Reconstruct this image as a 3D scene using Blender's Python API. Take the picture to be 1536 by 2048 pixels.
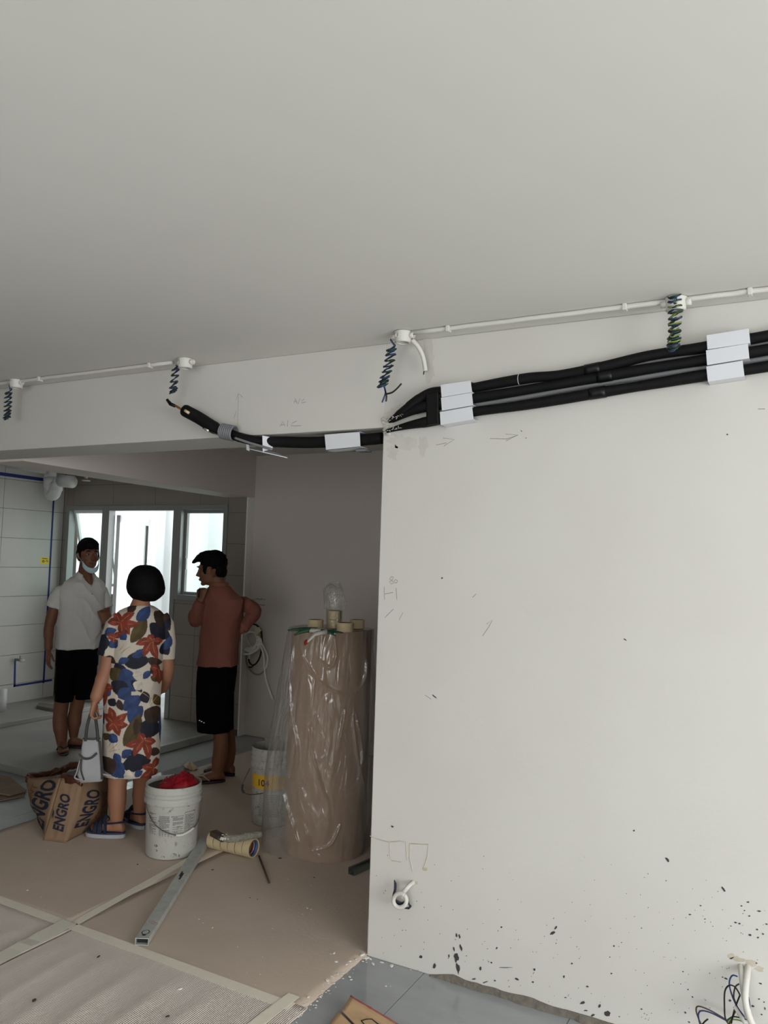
import bpy, math, random
import numpy as np
from mathutils import Vector, Matrix, noise

for o in list(bpy.data.objects): bpy.data.objects.remove(o, do_unlink=True)
scene = bpy.context.scene
col = scene.collection
random.seed(7)
rng = np.random.RandomState(11)

# ------------------------------------------------------------------ camera
FPX = 1575.0
CAM = np.array([0.0, 0.0, 1.675])
def _n(v): return v / np.linalg.norm(v)
_c = np.array([768.0, 1024.0])
_ex = -_n(np.array([-2145 - 768.0, 1031 - 1024.0, FPX]))
_ey = _n(np.array([1620 - 768.0, 1147 - 1024.0, FPX]))
_ey = _n(_ey - _ex * (_ex @ _ey) * 0.5); _ex = _n(_ex - _ey * (_ex @ _ey)); _ez = np.cross(_ex, _ey)
RM = np.array([_ex, _ey, _ez])
cd = bpy.data.cameras.new('camera'); cam = bpy.data.objects.new('camera', cd); col.objects.link(cam)
cd.sensor_fit = 'HORIZONTAL'; cd.sensor_width = 36.0; cd.lens = 36.0 * FPX / 1536.0
cd.clip_start = 0.05; cd.clip_end = 100
_r, _u, _b = RM @ np.array([1., 0, 0]), RM @ np.array([0, -1., 0]), RM @ np.array([0, 0, -1.])
cam.matrix_world = Matrix(((_r[0], _u[0], _b[0], CAM[0]), (_r[1], _u[1], _b[1], CAM[1]), (_r[2], _u[2], _b[2], CAM[2]), (0, 0, 0, 1)))
scene.camera = cam

# ------------------------------------------------------------------ world, lights, exposure
w = bpy.data.worlds.new('world'); scene.world = w; w.use_nodes = True
bg = w.node_tree.nodes['Background']; bg.inputs[0].default_value = (0.92, 0.97, 1.0, 1); bg.inputs[1].default_value = 3.8
def area(name, loc, rot, sx, sy, power, colr=(1, 1, 1)):
    l = bpy.data.lights.new(name, 'AREA'); l.shape = 'RECTANGLE'; l.size = sx; l.size_y = sy; l.energy = power; l.color = colr
    o = bpy.data.objects.new(name, l); col.objects.link(o); o.location = loc; o.rotation_euler = rot
    return o
# daylight standing in the living-room window openings (right wall and wall behind the camera)
area('daylight_right_window', (3.34, 0.35, 1.30), (0, math.radians(68), 0), 2.0, 3.3, 112, (1.0, 0.99, 0.97))
area('daylight_rear_window', (0.2, -3.34, 1.35), (math.radians(66), 0, 0), 3.0, 1.9, 52, (1.0, 0.99, 0.97))
sl = bpy.data.lights.new('sun', 'SUN'); sl.energy = 4.5; sl.angle = math.radians(3.0); sl.color = (1.0, 0.98, 0.95)
so = bpy.data.objects.new('sun', sl); col.objects.link(so); so.rotation_euler = Vector((0.50, 0.42, -0.80)).to_track_quat('-Z', 'Y').to_euler()
scene.view_settings.view_transform = 'Standard'; scene.view_settings.look = 'None'
scene.view_settings.gamma = 1.0; scene.view_settings.exposure = 0.0
scene.view_settings.use_curve_mapping = False

# ------------------------------------------------------------------ pixel helpers (frame 1536x2048)
def ray(px, py): return RM @ np.array([(px - 768.) / FPX, (py - 1024.) / FPX, 1.])
def onz(px, py, z=0.0):
    d = ray(px, py); return CAM + d * ((z - CAM[2]) / d[2])
def ony(px, py, y):
    d = ray(px, py); return CAM + d * (y / d[1])
def onx(px, py, x):
    d = ray(px, py); return CAM + d * (x / d[0])

# ------------------------------------------------------------------ materials
def lin(c):
    c = np.array(c, float) / 255.0
    return tuple(np.where(c <= 0.04045, c / 12.92, ((c + 0.055) / 1.055) ** 2.4)) + (1.0,)
MATS = {}
def mat(name, c, rough=0.6, c2=None, scale=6.0, amt=0.5, bump=0.0, bscale=40.0, metal=0.0, spec=0.4, detail=4.0, coords='Object', stretch=None, trans=0.0, sheen=0.0, subsurf=0.0):
    if name in MATS: return MATS[name]
    m = bpy.data.materials.new(name); m.use_nodes = True; nt = m.node_tree
    b = nt.nodes['Principled BSDF']
    b.inputs['Base Color'].default_value = lin(c); b.inputs['Roughness'].default_value = rough
    b.inputs['Metallic'].default_value = metal; b.inputs['Specular IOR Level'].default_value = spec
    if trans: b.inputs['Transmission Weight'].default_value = trans
    if sheen: b.inputs['Sheen Weight'].default_value = sheen
    tc = nt.nodes.new('ShaderNodeTexCoord'); out = tc.outputs[coords]
    if stretch:
        mp = nt.nodes.new('ShaderNodeMapping'); mp.inputs['Scale'].default_value = stretch
        nt.links.new(out, mp.inputs[0]); out = mp.outputs[0]
    if c2 is not None:
        n = nt.nodes.new('ShaderNodeTexNoise'); n.inputs['Scale'].default_value = scale; n.inputs['Detail'].default_value = detail
        nt.links.new(out, n.inputs['Vector'])
        r = nt.nodes.new('ShaderNodeValToRGB'); r.color_ramp.elements[0].position = 0.5 - 0.5 * amt * 0.6; r.color_ramp.elements[1].position = 0.5 + 0.5 * amt * 0.6
        r.color_ramp.elements[0].color = lin(c); r.color_ramp.elements[1].color = lin(c2)
        nt.links.new(n.outputs[0], r.inputs[0]); nt.links.new(r.outputs[0], b.inputs['Base Color'])
    if bump:
        n2 = nt.nodes.new('ShaderNodeTexNoise'); n2.inputs['Scale'].default_value = bscale; n2.inputs['Detail'].default_value = 3
        nt.links.new(out, n2.inputs['Vector'])
        bp = nt.nodes.new('ShaderNodeBump'); bp.inputs['Strength'].default_value = bump; bp.inputs['Distance'].default_value = 0.01
        nt.links.new(n2.outputs[0], bp.inputs['Height']); nt.links.new(bp.outputs[0], b.inputs['Normal'])
    MATS[name] = m
    return m
def mat_film(name, white=0.10, gloss=0.10, tint=(0.97, 0.97, 0.96), rough=0.12, bump=0.0, bscale=12, stretch=(1, 1, 1), fres=0.45):
    """thin clear film: mostly transparent, a little milky, a little glossy"""
    m = bpy.data.materials.new(name); m.use_nodes = True; nt = m.node_tree; nt.nodes.clear()
    out = nt.nodes.new('ShaderNodeOutputMaterial'); tr = nt.nodes.new('ShaderNodeBsdfTransparent'); tr.inputs[0].default_value = (*tint, 1)
    df = nt.nodes.new('ShaderNodeBsdfDiffuse'); df.inputs[0].default_value = (.82, .82, .80, 1)
    gl = nt.nodes.new('ShaderNodeBsdfGlossy'); gl.inputs['Roughness'].default_value = rough; gl.inputs[0].default_value = (1, 1, 1, 1)
    m1 = nt.nodes.new('ShaderNodeMixShader'); m2 = nt.nodes.new('ShaderNodeMixShader')
    m1.inputs[0].default_value = white
    lw = nt.nodes.new('ShaderNodeLayerWeight'); lw.inputs[0].default_value = 0.25
    ml = nt.nodes.new('ShaderNodeMath'); ml.operation = 'MULTIPLY_ADD'; ml.inputs[1].default_value = fres; ml.inputs[2].default_value = gloss
    nt.links.new(lw.outputs['Fresnel'], ml.inputs[0]); nt.links.new(ml.outputs[0], m2.inputs[0])
    nt.links.new(tr.outputs[0], m1.inputs[1]); nt.links.new(df.outputs[0], m1.inputs[2])
    nt.links.new(m1.outputs[0], m2.inputs[1]); nt.links.new(gl.outputs[0], m2.inputs[2]); nt.links.new(m2.outputs[0], out.inputs[0])
    if bump:
        tc = nt.nodes.new('ShaderNodeTexCoord'); mp = nt.nodes.new('ShaderNodeMapping'); mp.inputs['Scale'].default_value = stretch
        n2 = nt.nodes.new('ShaderNodeTexNoise'); n2.inputs['Scale'].default_value = bscale; n2.inputs['Distortion'].default_value = 1.5
        bp = nt.nodes.new('ShaderNodeBump'); bp.inputs['Strength'].default_value = bump; bp.inputs['Distance'].default_value = 0.03
        nt.links.new(tc.outputs['Object'], mp.inputs[0]); nt.links.new(mp.outputs[0], n2.inputs['Vector']); nt.links.new(n2.outputs[0], bp.inputs['Height'])
        for g in (gl, df): nt.links.new(bp.outputs[0], g.inputs['Normal'])
        nt.links.new(bp.outputs[0], lw.inputs['Normal'])
    MATS[name] = m
    return m

# ------------------------------------------------------------------ mesh builder
WLOC = {}
class MB:
    def __init__(s): s.v = []; s.f = []
    def add(s, vs, fs):
        o = len(s.v); s.v.extend([tuple(float(k) for k in p) for p in vs]); s.f.extend([tuple(i + o for i in q) for q in fs]); return s
    def box(s, lo, hi, rot=None, about=None):
        x0, y0, z0 = lo; x1, y1, z1 = hi
        vs = [np.array(p, float) for p in ((x0, y0, z0), (x1, y0, z0), (x1, y1, z0), (x0, y1, z0), (x0, y0, z1), (x1, y0, z1), (x1, y1, z1), (x0, y1, z1))]
        if rot is not None:
            a = np.array(about if about is not None else (np.array(lo) + np.array(hi)) / 2); Rm = np.array(rot)
            vs = [a + Rm @ (p - a) for p in vs]
        return s.add(vs, [(0, 3, 2, 1), (4, 5, 6, 7), (0, 1, 5, 4), (1, 2, 6, 5), (2, 3, 7, 6), (3, 0, 4, 7)])
    def hexa(s, p8):
        return s.add(p8, [(0, 3, 2, 1), (4, 5, 6, 7), (0, 1, 5, 4), (1, 2, 6, 5), (2, 3, 7, 6), (3, 0, 4, 7)])
    def tube(s, pts, r, seg=10, cap=True, flat=None):
        """round (or oval) tube through points, r number or list"""
        pts = [np.array(p, float) for p in pts]; n = len(pts); rr = [r] * n if np.isscalar(r) else list(r)
        up = None; rings = []
        for i in range(n):
            t = pts[min(i + 1, n - 1)] - pts[max(i - 1, 0)]; t = t / (np.linalg.norm(t) + 1e-12)
            if up is None:
                a = np.array([0, 0, 1.]) if abs(t[2]) < 0.9 else np.array([1., 0, 0]); up = a - t * (a @ t)
            else: up = up - t * (up @ t)
            up = up / (np.linalg.norm(up) + 1e-12); sd = np.cross(t, up)
            fa, fb = (1, 1) if flat is None else flat
            rings.append([pts[i] + rr[i] * (math.cos(k) * up * fa + math.sin(k) * sd * fb) for k in np.linspace(0, 2 * math.pi, seg, endpoint=False)])
        vs = [p for q in rings for p in q]; fs = []
        for i in range(n - 1):
            for k in range(seg):
                a, b = i * seg + k, i * seg + (k + 1) % seg; fs.append((a, b, b + seg, a + seg))
        if cap: fs.append(tuple(range(seg - 1, -1, -1))); fs.append(tuple((n - 1) * seg + k for k in range(seg)))
        return s.add(vs, fs)
    def rings(s, rings, cap=True, close=False):
        n = len(rings); seg = len(rings[0]); vs = [p for q in rings for p in q]; fs = []
        for i in range(n if close else n - 1):
            j = (i + 1) % n
            for k in range(seg):
                l = (k + 1) % seg; fs.append((i * seg + k, i * seg + l, j * seg + l, j * seg + k))
        if cap and not close: fs.append(tuple(range(seg - 1, -1, -1))); fs.append(tuple((n - 1) * seg + k for k in range(seg)))
        return s.add(vs, fs)
    def lathe(s, prof, ctr, seg=40, axis=None, cap=False, close=False):
        """prof list of (r, h) along axis from ctr"""
        ctr = np.array(ctr, float); ax = np.array(axis if axis is not None else (0, 0, 1.), float); ax = ax / np.linalg.norm(ax)
        a = np.array([1., 0, 0]) if abs(ax[0]) < 0.9 else np.array([0, 1., 0]); e1 = a - ax * (a @ ax); e1 /= np.linalg.norm(e1); e2 = np.cross(ax, e1)
        R_ = [[ctr + ax * h + r * (math.cos(k) * e1 + math.sin(k) * e2) for k in np.linspace(0, 2 * math.pi, seg, endpoint=False)] for r, h in prof]
        return s.rings(R_, cap=cap, close=close)
    def ell(s, c, ax, seg=18, n=12):
        """ellipsoid, ax: three axis vectors (already scaled)"""
        c = np.array(c, float); A = [np.array(a, float) for a in ax]; R_ = []
        for i in range(1, n):
            t = math.pi * i / n
            R_.append([c + A[2] * math.cos(t) * -1 + math.sin(t) * (A[0] * math.cos(k) + A[1] * math.sin(k)) for k in np.linspace(0, 2 * math.pi, seg, endpoint=False)])
        return s.rings(R_, cap=True)
    def grid(s, fn, nu, nv):
        vs = [fn(i / nu, j / nv) for j in range(nv + 1) for i in range(nu + 1)]
        fs = [(j * (nu + 1) + i, j * (nu + 1) + i + 1, (j + 1) * (nu + 1) + i + 1, (j + 1) * (nu + 1) + i) for j in range(nv) for i in range(nu)]
        return s.add(vs, fs)
    def prism(s, poly, off):
        """poly: list of 3D points, extruded by vector off"""
        n = len(poly); off = np.array(off, float); P = [np.array(p, float) for p in poly]
        return s.add(P + [p + off for p in P], [tuple(range(n - 1, -1, -1)), tuple(range(n, 2 * n))] + [(i, (i + 1) % n, (i + 1) % n + n, i + n) for i in range(n)])
    def mesh(s, name, m, loc=(0, 0, 0), smooth=False):
        me = bpy.data.meshes.new(name); l = np.array(loc)
        me.from_pydata([tuple(np.array(p) - l) for p in s.v], [], s.f); me.update()
        if m is not None: me.materials.append(m)
        if smooth: me.polygons.foreach_set('use_smooth', [True] * len(me.polygons))
        return me
    def build(s, name, m, parent=None, smooth=False, bevel=0.0, loc=None, solid=0.0, kind=None, auto=False):
        base = np.array(WLOC[parent.name] if parent is not None else (loc if loc is not None else (0, 0, 0)), float)
        me = s.mesh(name, m, base, smooth)
        return link(name, me, parent, base, bevel, solid, kind, auto)
def link(name, me, parent, base, bevel=0, solid=0, kind=None, auto=False):
    o = bpy.data.objects.new(name, me); col.objects.link(o)
    if parent is not None: o.parent = parent
    else: o.location = tuple(base)
    WLOC[o.name] = tuple(base)
    if solid:
        md = o.modifiers.new('solid', 'SOLIDIFY'); md.thickness = solid; md.offset = 0
    if bevel:
        md = o.modifiers.new('bevel', 'BEVEL'); md.width = bevel; md.segments = 2; md.limit_method = 'ANGLE'; md.angle_limit = math.radians(40)
    if auto:
        md = o.modifiers.new('wn', 'WEIGHTED_NORMAL')
    if kind: o['kind'] = kind
    return o
def tag(o, label=None, cat=None, group=None, kind=None):
    if label: o['label'] = label
    if cat: o['category'] = cat
    if group: o['group'] = group
    if kind: o['kind'] = kind
    return o
def thing(name, label, cat, loc, group=None):
    o = bpy.data.objects.new(name, None); col.objects.link(o); o.location = tuple(float(k) for k in loc); o.empty_display_size = 0.05
    WLOC[o.name] = tuple(float(k) for k in loc)
    return tag(o, label, cat, group)
def rotz(a): c, s = math.cos(a), math.sin(a); return np.array([[c, -s, 0], [s, c, 0], [0, 0, 1.]])
def rotx(a): c, s = math.cos(a), math.sin(a); return np.array([[1, 0, 0], [0, c, -s], [0, s, c]])
def smoothpath(pts, n=8, closed=False):
    """Catmull-Rom through points"""
    P = [np.array(p, float) for p in pts]; N = len(P); out = []
    for i in range(N - 1):
        p0, p1, p2, p3 = P[max(i - 1, 0)], P[i], P[i + 1], P[min(i + 2, N - 1)]
        for k in range(n):
            t = k / n
            out.append(0.5 * ((2 * p1) + (-p0 + p2) * t + (2 * p0 - 5 * p1 + 4 * p2 - p3) * t * t + (-p0 + 3 * p1 - 3 * p2 + p3) * t ** 3))
    out.append(P[-1]); return out
def text_verts(body, bold=0.0, res=3):
    """2D outline mesh of a word: (verts xy, faces, width), cap height about 0.7"""
    cu = bpy.data.curves.new('txt', 'FONT'); cu.body = body; cu.offset = bold; cu.resolution_u = res
    o = bpy.data.objects.new('txt', cu); col.objects.link(o)
    dg = bpy.context.evaluated_depsgraph_get(); me = bpy.data.meshes.new_from_object(o.evaluated_get(dg))
    vs = np.array([v.co[:] for v in me.vertices]); fs = [tuple(p.vertices) for p in me.polygons]
    bpy.data.objects.remove(o); bpy.data.curves.remove(cu); bpy.data.meshes.remove(me)
    return vs, fs
# ------------------------------------------------------------------ the setting
YW, ZC, ZB = 3.0246, 2.637, 2.260        # near wall face, ceiling, underside of beam
XC = -1.656                               # free end of the near wall
XL, YB, ZK = -7.22, 5.93, 0.055           # kitchen left wall, kitchen back wall, raised kitchen floor
YH = 6.02                                 # plain wall at the end of the passage
M_wall = mat('wall_paint', (199, 196, 190), 0.75, (207, 205, 199), scale=1.6, amt=1.0, bump=0.06, bscale=60)
M_ceil = mat('ceiling_paint', (212, 210, 204), 0.8, (217, 215, 209), scale=1.2, amt=1.0, bump=0.04, bscale=40)
M_hall = mat('hall_paint', (214, 204, 196), 0.75, (219, 210, 202), scale=1.5, amt=1.0, bump=0.05, bscale=60)
M_dark = mat('plain_plaster', (190, 186, 180), 0.8, bump=0.05)
M_tile = mat('wall_tile', (176, 174, 168), 0.35, (184, 182, 176), scale=3, amt=1.0)
M_grout = mat('tile_grout', (92, 88, 82), 0.9)
M_btile = mat('brown_grey_wall_tile', (140, 132, 124), 0.45, (146, 138, 131), scale=3, amt=1.0)
M_floor_g = mat('floor_grout', (172, 174, 174), 0.8)
M_screed = mat('cement_screed', (128, 126, 121), 0.42, (148, 146, 141), scale=3.5, amt=1.1, bump=0.15, bscale=25)
M_alu = mat('grey_aluminium', (150, 152, 150), 0.45, metal=0.35)
M_trimw = mat('white_trim', (240, 239, 235), 0.25)

def floor_tile_mat():
    m = mat('grey_marble_floor_tile', (146, 149, 152), 0.09, (166, 169, 171), scale=5, amt=1.3, detail=8, stretch=(1.0, 2.2, 1))
    return m
M_ftile = floor_tile_mat()

# floor slab and its tiles
fl = MB().box((-7.4, -3.6, -0.2), (3.6, 8.4, -0.006)).build('floor', M_floor_g); tag(fl, kind='structure')
tm = MB().box((0.0015, 0.0015, -0.010), (0.5985, 0.5985, 0.0)).mesh('floor_tile', M_ftile)
ntile = 0
for i in range(-8, 4):
    for j in range(-2, 8):
        x0 = -1.388 + 0.6 * i; y0 = 2.44 + 0.6 * (j - 2)
        if x0 > 1.2 or y0 > 5.8 or y0 < 0.5: continue
        if x0 < -4.9 and y0 > 3.9: continue
        o = bpy.data.objects.new('floor_tile', tm); col.objects.link(o); o.parent = fl; o.location = (x0, y0, 0); ntile += 1
# ceiling
ce = MB().box((-7.4, -3.6, ZC), (3.6, 3.2, ZC + 0.15)).build('ceiling', M_ceil); tag(ce, kind='structure')
ck = MB().box((-7.4, 3.2, ZC), (3.6, 6.2, ZC + 0.15)).build('ceiling_passage', M_ceil); tag(ck, kind='structure')
# near wall with the pipes
wf = MB().box((XC, YW, 0), (3.6, YW + 0.13, ZC)).build('wall_front', M_wall, bevel=0.004); tag(wf, kind='structure')
# beam over the opening, flush with the near wall
bm = MB().box((-7.4, YW, ZB), (XC + 0.002, 3.345, ZC)).build('ceiling_beam', M_wall, bevel=0.004); tag(bm, kind='structure')
bb = MB().hexa([(-4.83, 3.34, 2.245), (-4.47, 3.34, 2.245), (-4.672, YH, 2.233), (-4.96, YH, 2.233),
                (-4.83, 3.34, ZC), (-4.47, 3.34, ZC), (-4.672, YH, ZC), (-4.96, YH, ZC)]).build('ceiling_crossbeam', M_hall, bevel=0.004); tag(bb, kind='structure')
# plain wall at the end of the passage
wh = MB().box((-4.69, YH, 0), (3.6, YH + 0.15, ZC)).build('wall_passage', M_hall); tag(wh, kind='structure')
# room shell out of view: window openings to the right and behind
wr = MB()
wr.box((3.4, -3.6, 0), (3.6, YH, 0.28)); wr.box((3.4, -3.6, 2.32), (3.6, YH, ZC)); wr.box((3.4, -3.6, 0.28), (3.6, -1.35, 2.32)); wr.box((3.4, 2.05, 0.28), (3.6, YH, 2.32))
tag(wr.build('wall_right', M_dark), kind='structure')
wb = MB()
wb.box((-7.4, -3.6, 0), (3.4, -3.4, 0.38)); wb.box((-7.4, -3.6, 2.32), (3.4, -3.4, ZC)); wb.box((-7.4, -3.6, 0.38), (-1.35, -3.4, 2.32)); wb.box((1.75, -3.6, 0.38), (3.4, -3.4, 2.32))
tag(wb.build('wall_rear', M_dark), kind='structure')
# side wall of the room behind the near wall closes the passage on the right
ws = MB().box((-0.6, YW + 0.13, 0), (-0.45, YH, ZC)).build('wall_side', M_hall); tag(ws, kind='structure')
# kitchen left wall
wl = MB().box((XL - 0.18, -3.6, 0), (XL - 0.006, YB + 0.16, ZC)).build('wall_left', M_grout); tag(wl, kind='structure')
# kitchen back wall with door and two windows
FX0, FX1, FZT = -7.165, -4.915, 2.165       # outer frame
DX0, DX1 = -6.56, -5.55                     # door opening
WZ = 1.225                                  # underside of window frames
wk = MB()
wk.box((XL - 0.18, YB + 0.006, FZT), (-4.69, YB + 0.16, ZC)); wk.box((XL - 0.18, YB + 0.006, 0), (FX0, YB + 0.16, FZT)); wk.box((FX1, YB + 0.006, 0), (-4.69, YB + 0.16, FZT))
wk.box((FX0, YB + 0.006, 0), (DX0, YB + 0.16, WZ)); wk.box((DX1, YB + 0.006, 0), (FX1, YB + 0.16, WZ))
wk = wk.build('wall_back', M_grout); tag(wk, kind='structure')
def clip_cells(us, zs, holes):
    out = []
    for a, b in zip(us[:-1], us[1:]):
        for c, d in zip(zs[:-1], zs[1:]):
            cells = [(a, b, c, d)]
            for (ha, hb, hc, hd) in holes:
                nx = []
                for (p, q, r, t) in cells:
                    if q <= ha or p >= hb or t <= hc or r >= hd: nx.append((p, q, r, t)); continue
                    if p < ha: nx.append((p, ha, r, t))
                    if q > hb: nx.append((hb, q, r, t))
                    pp, qq = max(p, ha), min(q, hb)
                    if r < hc: nx.append((pp, qq, r, hc))
                    if t > hd: nx.append((pp, qq, hd, t))
                cells = nx
            out += [k for k in cells if k[1] - k[0] > 0.02 and k[3] - k[2] > 0.02]
    return out
zs = [ZK] + [ZK + 0.233 + 0.3 * k for k in range(8)] + [ZC]
cache = {}
G = 0.0022
for (a, b, c, d) in clip_cells([-7.218, -7.07, -6.47, -5.87, -5.27, -4.692], zs, [(FX0, FX1, WZ, FZT), (DX0, DX1, 0, FZT)]):
    o = MB().box((a + G, YB, c + G), (b - G, YB + 0.008, d - G)).build('tile', M_btile, wk)
for (a, b, c, d) in clip_cells([3.35, 3.99, 4.59, 5.19, 5.79, 5.928], zs, []):
    o = MB().box((XL - 0.008, a + G, c + G), (XL, b - G, d - G)).build('tile', M_tile, wl)
# white end bead of the tiled wall against the plain wall
tr = MB().box((-4.693, YB - 0.004, 0), (-4.678, YH + 0.01, 2.24)).build('trim_1', M_trimw); tag(tr, kind='structure')
# raised kitchen floor with a kerb and a plinth along the left wall
kf = MB().hexa([(XL, 3.972, 0), (-4.79, 3.972, 0), (-4.79, YB + 0.2, 0), (XL, YB + 0.2, 0), (XL, 3.972, ZK), (-4.79, 3.972, ZK), (-4.79, YB + 0.2, ZK), (XL, YB + 0.2, ZK)]).build('floor_kitchen', M_screed, bevel=0.004); tag(kf, kind='structure')
M_kerb = mat('kerb_tile', (168, 168, 164), 0.4, (156, 156, 152), scale=8, amt=1)
kb = MB(); 
for k in range(3): kb.box((-4.83, 4.25 + k * 0.57, 0.001), (-4.786, 4.25 + k * 0.57 + 0.565, ZK + 0.006))
tag(kb.build('trim_2', M_kerb, bevel=0.003), kind='structure')
pl = MB().box((XL, 3.972, ZK), (-6.43, YB, ZK + 0.045)).build('floor_plinth', M_screed, bevel=0.006); tag(pl, kind='structure')

# ---- door and window frames in the kitchen back wall
M_pane = mat_film('window_glass', white=0.03, gloss=0.03, tint=(0.93, 0.98, 0.96), rough=0.02, fres=0.15)
def frame_rect(mb, x0, x1, z0, z1, t, y0, y1, bottom=True):
    mb.box((x0, y0, z0), (x0 + t, y1, z1)); mb.box((x1 - t, y0, z0), (x1, y1, z1)); mb.box((x0 + t, y0, z1 - t), (x1 - t, y1, z1))
    if bottom: mb.box((x0 + t, y0, z0), (x1 - t, y1, z0 + t))
    return mb
yf0, yf1 = YB - 0.012, YB + 0.075
d1 = frame_rect(MB(), DX0, DX1, ZK, FZT, 0.055, yf0, yf1, bottom=False).build('door_1', M_alu, bevel=0.003); tag(d1, kind='structure')
# door leaf swung out into the yard, hinged on the left jamb
lf = thing('door_leaf', None, None, (DX0 + 0.03, yf1, ZK)); lf.parent = d1; lf.location = tuple(np.array((DX0 + 0.03, yf1, ZK)) - np.array(WLOC['door_1']))
xd = DX0 + 0.075
mbl = MB(); LR = rotz(math.radians(24)); LP = np.array((xd, yf1, 1.0))
for (a, b, c, d) in ((yf1, yf1 + 0.08, 0.06, 2.07), (yf1 + 0.80, yf1 + 0.88, 0.06, 2.07), (yf1, yf1 + 0.88, 1.99, 2.07), (yf1, yf1 + 0.88, 0.06, 0.20)): mbl.box((xd, a, c), (xd + 0.04, b, d), LR, LP)
M_white = mat('white_powder_coat', (226, 228, 228), 0.4)
M_blk = mat('black_rubber', (22, 22, 22), 0.6)
mbl.build('leaf_frame', M_white, lf, bevel=0.003)
MB().box((xd + 0.016, yf1 + 0.08, 0.20), (xd + 0.024, yf1 + 0.80, 1.99), LR, LP).build('pane', M_pane, lf)
MB().box((xd + 0.036, yf1 + 0.755, 0.2), (xd + 0.046, yf1 + 0.80, 1.99), LR, LP).build('gasket', M_blk, lf)
hb = MB(); hb.tube([LP + LR @ (np.array(q_) - LP) for q_ in ((xd + 0.04, yf1 + 0.82, 1.55), (xd + 0.085, yf1 + 0.82, 1.55), (xd + 0.085, yf1 + 0.70, 1.55))], 0.009); hb.build('handle', M_white, lf, smooth=True)
def window(n, x0, x1, tilt):
    wdw = frame_rect(MB(), x0, x1, WZ, FZT, 0.05, yf0, yf1).build('window_%d' % n, M_alu, bevel=0.003); tag(wdw, kind='structure')
    z0, z1 = WZ + 0.05, FZT - 0.05; a, b = x0 + 0.05, x1 - 0.05
    Rt = rotx(tilt); piv = np.array((0, yf1 - 0.03, z1))
    sb = MB()
    for lo, hi in (((a, yf1 - .03, z0), (a + .03, yf1 + .005, z1)), ((b - .03, yf1 - .03, z0), (b, yf1 + .005, z1)), ((a + .03, yf1 - .03, z1 - .03), (b - .03, yf1 + .005, z1)), ((a + .03, yf1 - .03, z0), (b - .03, yf1 + .005, z0 + .03))): sb.box(lo, hi, Rt, piv)
    sb.build('sash', M_white if tilt else M_alu, wdw, bevel=0.002)
    MB().box((a + .03, yf1 - .016, z0 + .03), (b - .03, yf1 - .010, z1 - .03), Rt, piv).build('pane', M_pane, wdw)
    if not tilt:
        MB().box((a + .045, yf1 - .05, z0 + .25), (a + .06, yf1 - .03, z0 + .36)).build('catch', M_white, wdw, bevel=.003)
window(1, FX0, DX0, math.radians(14))
window(2, DX1, FX1, 0.0)
# ---- the yard outside
M_yard = mat('yard_white_paint', (232, 234, 234), 0.8)
M_ydeck = mat('yard_floor', (150, 152, 150), 0.5, (168, 170, 168), scale=6, amt=1)
yd = MB().box((-9.5, YB + 0.2, -0.15), (-3.5, 9.0, ZK - 0.01)).build('floor_yard', M_ydeck); tag(yd, kind='structure')
yw = MB(); yw.box((-9.5, 8.0, 0), (-3.5, 8.15, 3.4)); yw.box((-7.75, 7.62, 0), (-6.95, 8.0, 3.4)); yw.box((-6.2, 7.78, 0), (-5.85, 8.0, 3.4))
tag(yw.build('wall_yard', M_yard), kind='structure')
yl = MB(); yl.box((-9.5, YB + 0.2, ZK), (-9.35, 8.0, 3.4)); 
tag(yl.build('wall_yard_left', M_yard), kind='structure')
yl = MB().box((-5.84, 7.72, 0.05), (-3.5, 7.79, 0.98)).build('wall_yard_parapet', M_yard); tag(yl, kind='structure')
dp = MB().tube([(-7.35, 7.50, 0.03), (-7.35, 7.50, 3.4)], 0.09, 20).build('drain_pipe', mat('pipe_grey', (200, 205, 204), 0.5), smooth=True, loc=(-7.35, 7.5, 0.03)); tag(dp, 'pale grey vertical drain pipe outside the left kitchen window', 'pipe')
# ------------------------------------------------------------------ services on the ceiling and near wall
M_pvc = mat('white_pvc', (208, 206, 199), 0.45)
M_cover = mat('trunking_plastic', (214, 216, 221), 0.38)
M_ins = mat('black_pipe_insulation', (10, 10, 11), 0.65, (15, 15, 16), scale=30, amt=1, bump=0.25, bscale=25, spec=.2)
M_tapeb = mat('black_tape', (7, 7, 8), 0.4, spec=.3)
M_greyc = mat('grey_flat_cable', (118, 119, 122), 0.5)
M_foil = mat('crumpled_foil', (215, 214, 210), 0.25, metal=0.6)
M_blue = mat('blue_wire', (34, 52, 98), 0.4); M_green = mat('green_wire', (30, 62, 46), 0.4); M_yg = mat('yellow_green_wire', (120, 140, 60), 0.4); M_blkw = mat('black_wire', (24, 25, 30), 0.4); M_brw = mat('brown_wire', (66, 52, 44), 0.4)
M_copper = mat('copper', (176, 104, 66), 0.35, metal=0.9)
M_pencil = mat('pencil_mark', (146, 141, 136), 0.9)
M_pencild = mat('marker_mark', (60, 56, 54), 0.9)
M_tan = mat('tan_stain', (176, 166, 148), 0.9, (196, 188, 174), scale=30, amt=1)
M_mortar = mat('grey_mortar', (96, 91, 84), 0.95, (122, 116, 106), scale=40, amt=1, bump=0.5, bscale=80)
M_speck = mat('dark_splash', (66, 63, 62), 0.9)
M_patch = mat('skim_patch', (188, 184, 176), 0.85, (201, 198, 191), scale=22, amt=1.2)

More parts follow.
